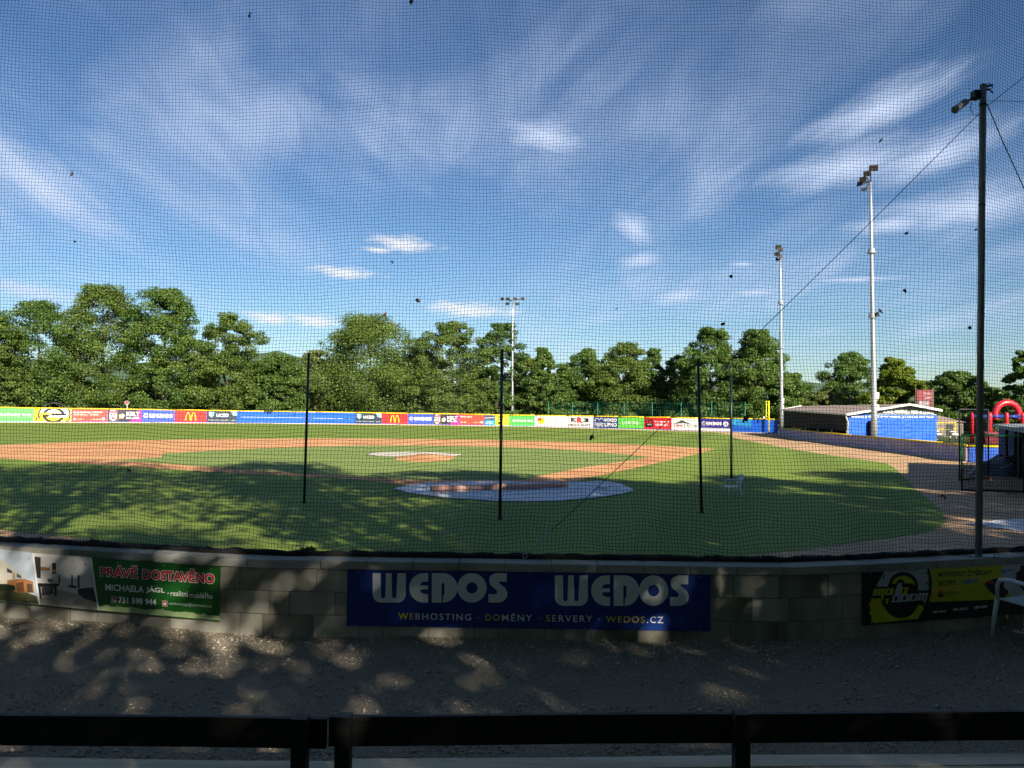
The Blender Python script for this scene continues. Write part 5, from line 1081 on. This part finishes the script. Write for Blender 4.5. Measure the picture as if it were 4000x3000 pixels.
# red tower board behind it
a = P(3580, 1523, 88); b = P(3640, 1524, 88); z1 = a.z; z0 = P(3580, 1600, 88).z
root = thing('tower_board', ((a.x+b.x)/2, 88, 0), 'red advertising board on dark timber posts rising behind the clubhouse gable', 'board')
for x in (a.x-.06, b.x+.12): mb = MB(); mb.box((x, 88.1, (z1+.15)/2), (.22 if x > b.x else .12, .2, z1+.25)); mb.build('timber_post', m_bark, root)
mb = MB(); mb.box(((a.x+b.x)/2, 87.95, (z0+z1)/2), (b.x-a.x, .06, z1-z0)); bo = mb.build('board_face', ink((.13, .018, .02)), root)
A = Art(lambda u, v, l: Vector((a.x+(b.x-a.x)*u, 87.91-.004*l, z0+(z1-z0)*v))); A.poly(rect(0, .5, 1, 1), ink((.20, .02, .03))); g_ = ink((.30, .30, .30)); A.text('Zmrzlina', (.4, .74, .92, .90), g_, 2, shear=.3); A.text('EGE', (.16, .22, .80, .44), g_, 2, bold=.05); A.poly([(.5, .55), (.95, .58), (.9, .64), (.55, .62)], g_, 2); A.build('lettering', bo)
# ------------------------------------------------------------------ things at the right: bleachers, brown roofed hut, inflatable, dugout, screen
root = thing('bleachers', (46, 86, 0), 'small white slatted bleachers behind the padded wall, right of the clubhouse', 'bleachers')
for (xa, xb) in ((3657, 3684), (3722, 3752)):
    p0, p1 = P(xa, 1700, 84).x, P(xb, 1700, 84).x
    for k in range(4):
        z = P(3700, 1706-k*10.5, 84+k*.5).z; mb = MB(); mb.box(((p0+p1)/2, 84+k*.5, z), (p1-p0, .34, .10)); mb.build('seat_row', m_white, root)
for x in (3664, 3722, 3745): mb = MB(); p_ = P(x, 1712, 84); mb.box((p_.x, 84.6, p_.z/2+.3), (.12, .12, p_.z+.6)); mb.build('support_post', m_trim, root)
mb = MB()
for y in (1651, 1676): mb.tube([P(3657, y, 86), P(3735, y, 86)], .06, 6)
for x in (3660, 3733): p_ = P(x, 1651, 86); mb.tube([(p_.x, 86, 0), p_], .05, 6)
mb.build('yellow_railing', m_yel, root)
def hut(name, label, x0, x1, yr, ye, Y, wallc, roofm, cat='hut', hip=True, depth=6):
    a, b = P(x0, ye, Y), P(x1, ye, Y); zr = P(x0, yr, Y+depth/2).z; r_ = thing(name, ((a.x+b.x)/2, Y+depth/2, 0), label, cat); in_ = .28*(b.x-a.x) if hip else .02
    mb = MB(); mb.box(((a.x+b.x)/2, Y+depth/2, a.z/2), (b.x-a.x-.5, depth-.5, a.z)); mb.build('wall', wallc, r_)
    mb = MB(); mb.box(((a.x+b.x)/2+.2, Y+.23, a.z*.45), (.9, .06, a.z*.8)); mb.build('door', m_side, r_)
    mb = MB(); e = [(a.x, Y, a.z), (b.x, Y, a.z), (b.x, Y+depth, a.z), (a.x, Y+depth, a.z), (a.x+in_, Y+depth/2, zr), (b.x-in_, Y+depth/2, zr)]; mb.add(e, [(0, 1, 5, 4), (2, 3, 4, 5), (1, 2, 5), (3, 0, 4), (3, 2, 1, 0)]); mb.build('roof', roofm, r_); return r_
hut('small_hut', 'brown roofed low hut behind the bleachers', 3640, 3775, 1623, 1648, 100, ink((.16, .13, .10)), m_roof, depth=8)
hut('small_hut', 'grey hip roofed cream hut beyond the right outfield fence', 2672, 2760, 1602, 1622, 140, ink((.55, .50, .40)), M('slate_roof', (.10, .10, .11), (.15, .15, .16), scale=2), depth=8)
r_ = hut('container_hut', 'white hut with brown upper band and a pale blue panel beyond the fence', 2135, 2254, 1600, 1604, 150, ink((.62, .57, .50)), M('flat_roof', (.12, .09, .08), (.16, .12, .1), scale=2), hip=False, depth=5)
a, b = P(2135, 1613, 149.9), P(2254, 1604, 149.9); mb = MB(); mb.box(((a.x+b.x)/2, 150.1, (a.z+b.z)/2), (b.x-a.x-.3, .3, b.z-a.z)); mb.build('brown_band', M('brown_band', (.14, .09, .075), (.18, .12, .1), scale=2), r_); a, b = P(2197, 1622, 149.7), P(2234, 1605, 149.7); mb = MB(); mb.box(((a.x+b.x)/2, 149.85, (a.z+b.z)/2), (b.x-a.x, .12, b.z-a.z)); mb.build('blue_panel', ink((.48, .56, .74)), r_)
r_ = hut('low_shed', 'long low red roofed shed just showing over the fence', 2330, 2470, 1618, 1624, 148, ink((.4, .3, .26)), M('red_roof', (.30, .09, .07), (.38, .13, .1), scale=2), depth=5)
# mesh fence on green posts behind the right outfield
root = thing('mesh_fence', (20, 132, 0), 'tall wire mesh fence on green posts behind the right outfield fence', 'fence')
prev = None; ms = MB()
for x in (2142, 2236, 2335, 2438, 2548, 2661, 2780, 2911):
    Y = 132-(x-2100)*.016; p_ = P(x, 1570, Y); mb = MB(); mb.tube([(p_.x, Y, 0), p_], .06, 6); mb.build('fence_post', m_gpost, root, smooth=True)
    if prev:
        for k in range(9): z = 2.0+(p_.z-2.0)*k/8; ms.tube([(prev.x, prev.y, z), (p_.x, p_.y, z)], .005, 3, cap=False)
        nn = 14
        for k in range(1, nn): q = prev+(p_-prev)*k/nn; ms.tube([(q.x, q.y, 1.9), q], .004, 3, cap=False)
    prev = p_
ms.build('wire_mesh', m_gpost, root)
for x, y, Y, lab in ((2338, 1612, 139, 'left'), (2487, 1611, 137, 'second'), (2635, 1622, 130, 'third'), (2820, 1624, 126, 'fourth'), (2984, 1626, 118, 'right')):
    names = {'left': 'white bollard above the dark blue house board', 'second': 'white bollard above the green capitals board', 'third': 'white bollard above the white roof board', 'fourth': 'white bollard above the violet blue board', 'right': 'white bollard left of the foul pole'}
    p_ = P(x, y, Y); mb = MB(); mb.tube([(p_.x, Y, 0), (p_.x, Y, p_.z-.1), p_], [.14, .14, .10], 8); tag(mb.build('bollard', m_white, loc=(p_.x, Y, 0)), names[lab], 'bollard', 'white bollards behind the fence')
p_ = P(497, 1572, 125); root = thing('notice_sign', (p_.x, 125, 0), 'white and red notice on a post beyond the left fence', 'sign'); mb = MB(); mb.tube([(p_.x, 125, 0), (p_.x, 125, p_.z)], .06, 6); mb.build('post', m_trim, root)
mb = MB(); mb.slab([(p_.x-.30, 124.9, p_.z-.30), (p_.x+.25, 124.9, p_.z-.34), (p_.x+.48, 124.9, p_.z-.02), (p_.x+.14, 124.9, p_.z+.28), (p_.x-.30, 124.9, p_.z+.20), (p_.x-.42, 124.9, p_.z)], .05, d=Vector((0, -1, 0))); bo = mb.build('sign_face', ink((.42, .38, .38)), root); mb = MB(); mb.slab([(p_.x-.3, 124.84, p_.z-.1), (p_.x+.35, 124.84, p_.z-.16), (p_.x+.3, 124.84, p_.z+.05), (p_.x-.25, 124.84, p_.z+.15)], .01, d=Vector((0, -1, 0))); mb.build('red_mark', ink((.5, .05, .08)), bo)
p_ = P(973, 1556, 130); mb = MB()
for dx in (-.18, .18):
    for dy in (-.18, .18): mb.tube([(p_.x+dx, 130+dy, 0), (p_.x+dx*.8, 130+dy*.8, p_.z)], .03, 5)
for k in range(8): z = p_.z*(k+.5)/8; mb.tube([(p_.x-.18, 129.85, z-.2), (p_.x+.18, 129.85, z+.2)], .02, 4); mb.box((p_.x, 130, z), (.4, .4, .03))
mb.box((p_.x, 130, p_.z-.25), (.42, .42, .4)); tag(mb.build('lattice_tower', m_steel, loc=(p_.x, 130, 0)), 'short silver lattice tower behind the fence above the left dark slate board', 'tower')
# inflatable
Y = 80; root = thing('inflatable_castle', (P(3900, 1600, Y).x, Y, 0), 'red and navy inflatable arch structure behind the right hand shelter', 'inflatable')
c = P(3934, 1622, Y); rr_ = 47*Y/F; mb = MB(); mb.tube([c+Vector((rr_*math.cos(a), 0, rr_*math.sin(a)*1.05)) for a in np.linspace(-.35, math.pi+.35, 26)], .32, 14); mb.build('arch_tube', m_red, root, smooth=True)
for (xa, xb) in ((3790, 3852), (3868, 3918), (3932, 3985), (3996, 4060)): p0, p1 = P(xa, 1627, Y-.2), P(xb, 1627, Y-.2); mb = MB(); mb.tube([p0, p1], .20, 10); mb.build('cross_tube', m_navy, root, smooth=True)
for x, hwid in ((3797, 6), (3866, 9), (3932, 8), (3996, 8)): p_ = P(x, 1618, Y-.3); mb = MB(); w = hwid*Y/F; mb.tube([(p_.x, Y-.3, 0), (p_.x, Y-.3, p_.z-.1), (p_.x, Y-.3, p_.z+.12), (p_.x, Y-.3, p_.z+.2)], [w*1.15, w, w*.8, w*.3], 12); mb.build('column', m_red, root, smooth=True)
p_ = P(3880, 1690, Y-1); mb = MB(); mb.box((p_.x, Y-1, p_.z/2), (2.4, 1.2, max(.6, p_.z+.2))); mb.build('base_wall', M('dark_red_base', (.12, .014, .02), (.18, .02, .026), scale=2), root, bevel=.2)
# dugout shelter at the right edge
fd = Vector((7.8, 15.6, 0)).normalized(); fnr = Vector((fd.y, -fd.x, 0)); e0 = Vector((18.9, 28.5, 0)); e1 = Vector((26.9, 44.5, 0)); Ls = (e1-e0).length
root = thing('dugout_shelter', tuple(e1), 'flat roofed players shelter with dark opening and blue end panel at the right edge', 'shelter')
mb = MB(); mb.slab([e0+up*2.52, e1+up*2.52, e1+fnr*3.4+up*2.62, e0+fnr*3.4+up*2.62], .16); mb.build('roof', M('shelter_roof', (.20, .22, .23), (.28, .30, .31), scale=3), root)
s_ = e1+fd*.25+fnr*.35
mb = MB(); mb.slab([s_+up*0, s_+fnr*.75, s_+fnr*.75+up*2.3, s_+up*2.3], .12, d=-fd); mb.build('end_panel', M('blue_end_panel', (.30, .42, .80), (.36, .48, .85), scale=2), root)
mb = MB(); mb.slab([s_+fnr*.76, s_+fnr*2.75, s_+fnr*2.75+up*2.3, s_+fnr*.76+up*2.3], .10, d=-fd); mb.build('end_shade_panel', m_inside, root)  # black panel added in place of shade at the shelter's open end
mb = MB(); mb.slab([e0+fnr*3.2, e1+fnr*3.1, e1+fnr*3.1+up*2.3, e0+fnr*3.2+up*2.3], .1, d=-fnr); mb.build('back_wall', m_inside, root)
for k in range(4): p_ = e0+fd*(Ls-1.0)*k/3+fnr*.6; mb = MB(); mb.box(p_+up*1.18, (.12, .12, 2.36)); mb.build('roof_post', m_dark, root)
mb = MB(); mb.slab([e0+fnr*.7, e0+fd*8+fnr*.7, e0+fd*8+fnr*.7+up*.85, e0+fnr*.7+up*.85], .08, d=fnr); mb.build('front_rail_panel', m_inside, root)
# practice net screens
def screen(label, xl, xr, yt, Yl, Yr, m_frame, cellz, zbot=.06, wrap=None):
    a, b = P(xl, 1900, Yl), P(xr, 1900, Yr); h = P(xl, yt, Yl).z; a.z = b.z = 0
    r_ = thing('practice_screen', tuple((a+b)/2), label, 'net screen', 'practice screens'); r = .035
    mb = MB(); mb.tube([a, a+up*h], r, 8); mb.tube([b, b+up*h], r, 8); mb.tube([a+up*h, b+up*h], r, 8); mb.tube([a+up*zbot, b+up*zbot], r, 8); fr = mb.build('frame', m_frame, r_, smooth=True)
    if wrap:
        mb = MB(); mb.tube([a+up*(h*.42), a+up*(h-.02)], r*1.12, 8); mb.tube([a+up*h+(b-a)*.01, b+up*h-(b-a)*.02], r*1.12, 8); mb.build('tape_wrap', wrap, fr, smooth=True)
    ms = MB(); w = (b-a).length; nu = int(w/cellz); nv = int((h-zbot)/cellz)
    for k in range(1, nu): q = a+(b-a)*k/nu; ms.tube([q+up*zbot, q+up*h], .0055, 3, cap=False)
    for k in range(1, nv): z = zbot+(h-zbot)*k/nv; ms.tube([a+up*z, (a+b)/2+up*(z-.02), b+up*z], .0055, 3, cap=False)
    ms.build('netting', m_net, r_); return r_
screen('green framed practice net screen on the clay at the right edge', 3757, 4000, 1699, 32.0, 31.4, m_green, .055, wrap=m_gwrap)
screen('taller dark practice net with a pale side post behind the green framed screen', 3748, 3862, 1599, 36.5, 38.0, m_dark, .12, wrap=None)
# crumpled dark cover on the clay
def heap():
    c = G(3960, 1870); mb = MB(); n = 30; m_ = 10; vs = []
    for i in range(m_+1):
        for k in range(n):
            a = 2*math.pi*k/n; f = i/m_; r = 1.6*f*(1+.12*math.sin(3*a)); x, y = c.x+.9+r*math.cos(a), c.y+2+r*.7*math.sin(a)
            z = 1.0*(1-f**2.2)*(1+.25*mnoise.noise(Vector((x*2, y*2, 1))))+.09*mnoise.noise(Vector((x*5, y*5, 3)))*(1-f)
            vs.append((x, y, max(z, .012)))
    mb.add(vs, [(i*n+k, (i+1)*n+k, (i+1)*n+(k+1) % n, i*n+(k+1) % n) for i in range(m_) for k in range(n)])
    o = mb.build('covered_roller', M('dark_sheeting', (.05, .055, .065), (.09, .095, .11), scale=3, rough=.28, spec=.6), loc=(c.x+.9, c.y+2, 0), smooth=True); tag(o, 'heap under dark glossy sheeting behind the green framed screen', 'cover')
heap()
bpy.data.objects.remove(_fobj); bpy.data.curves.remove(_font)
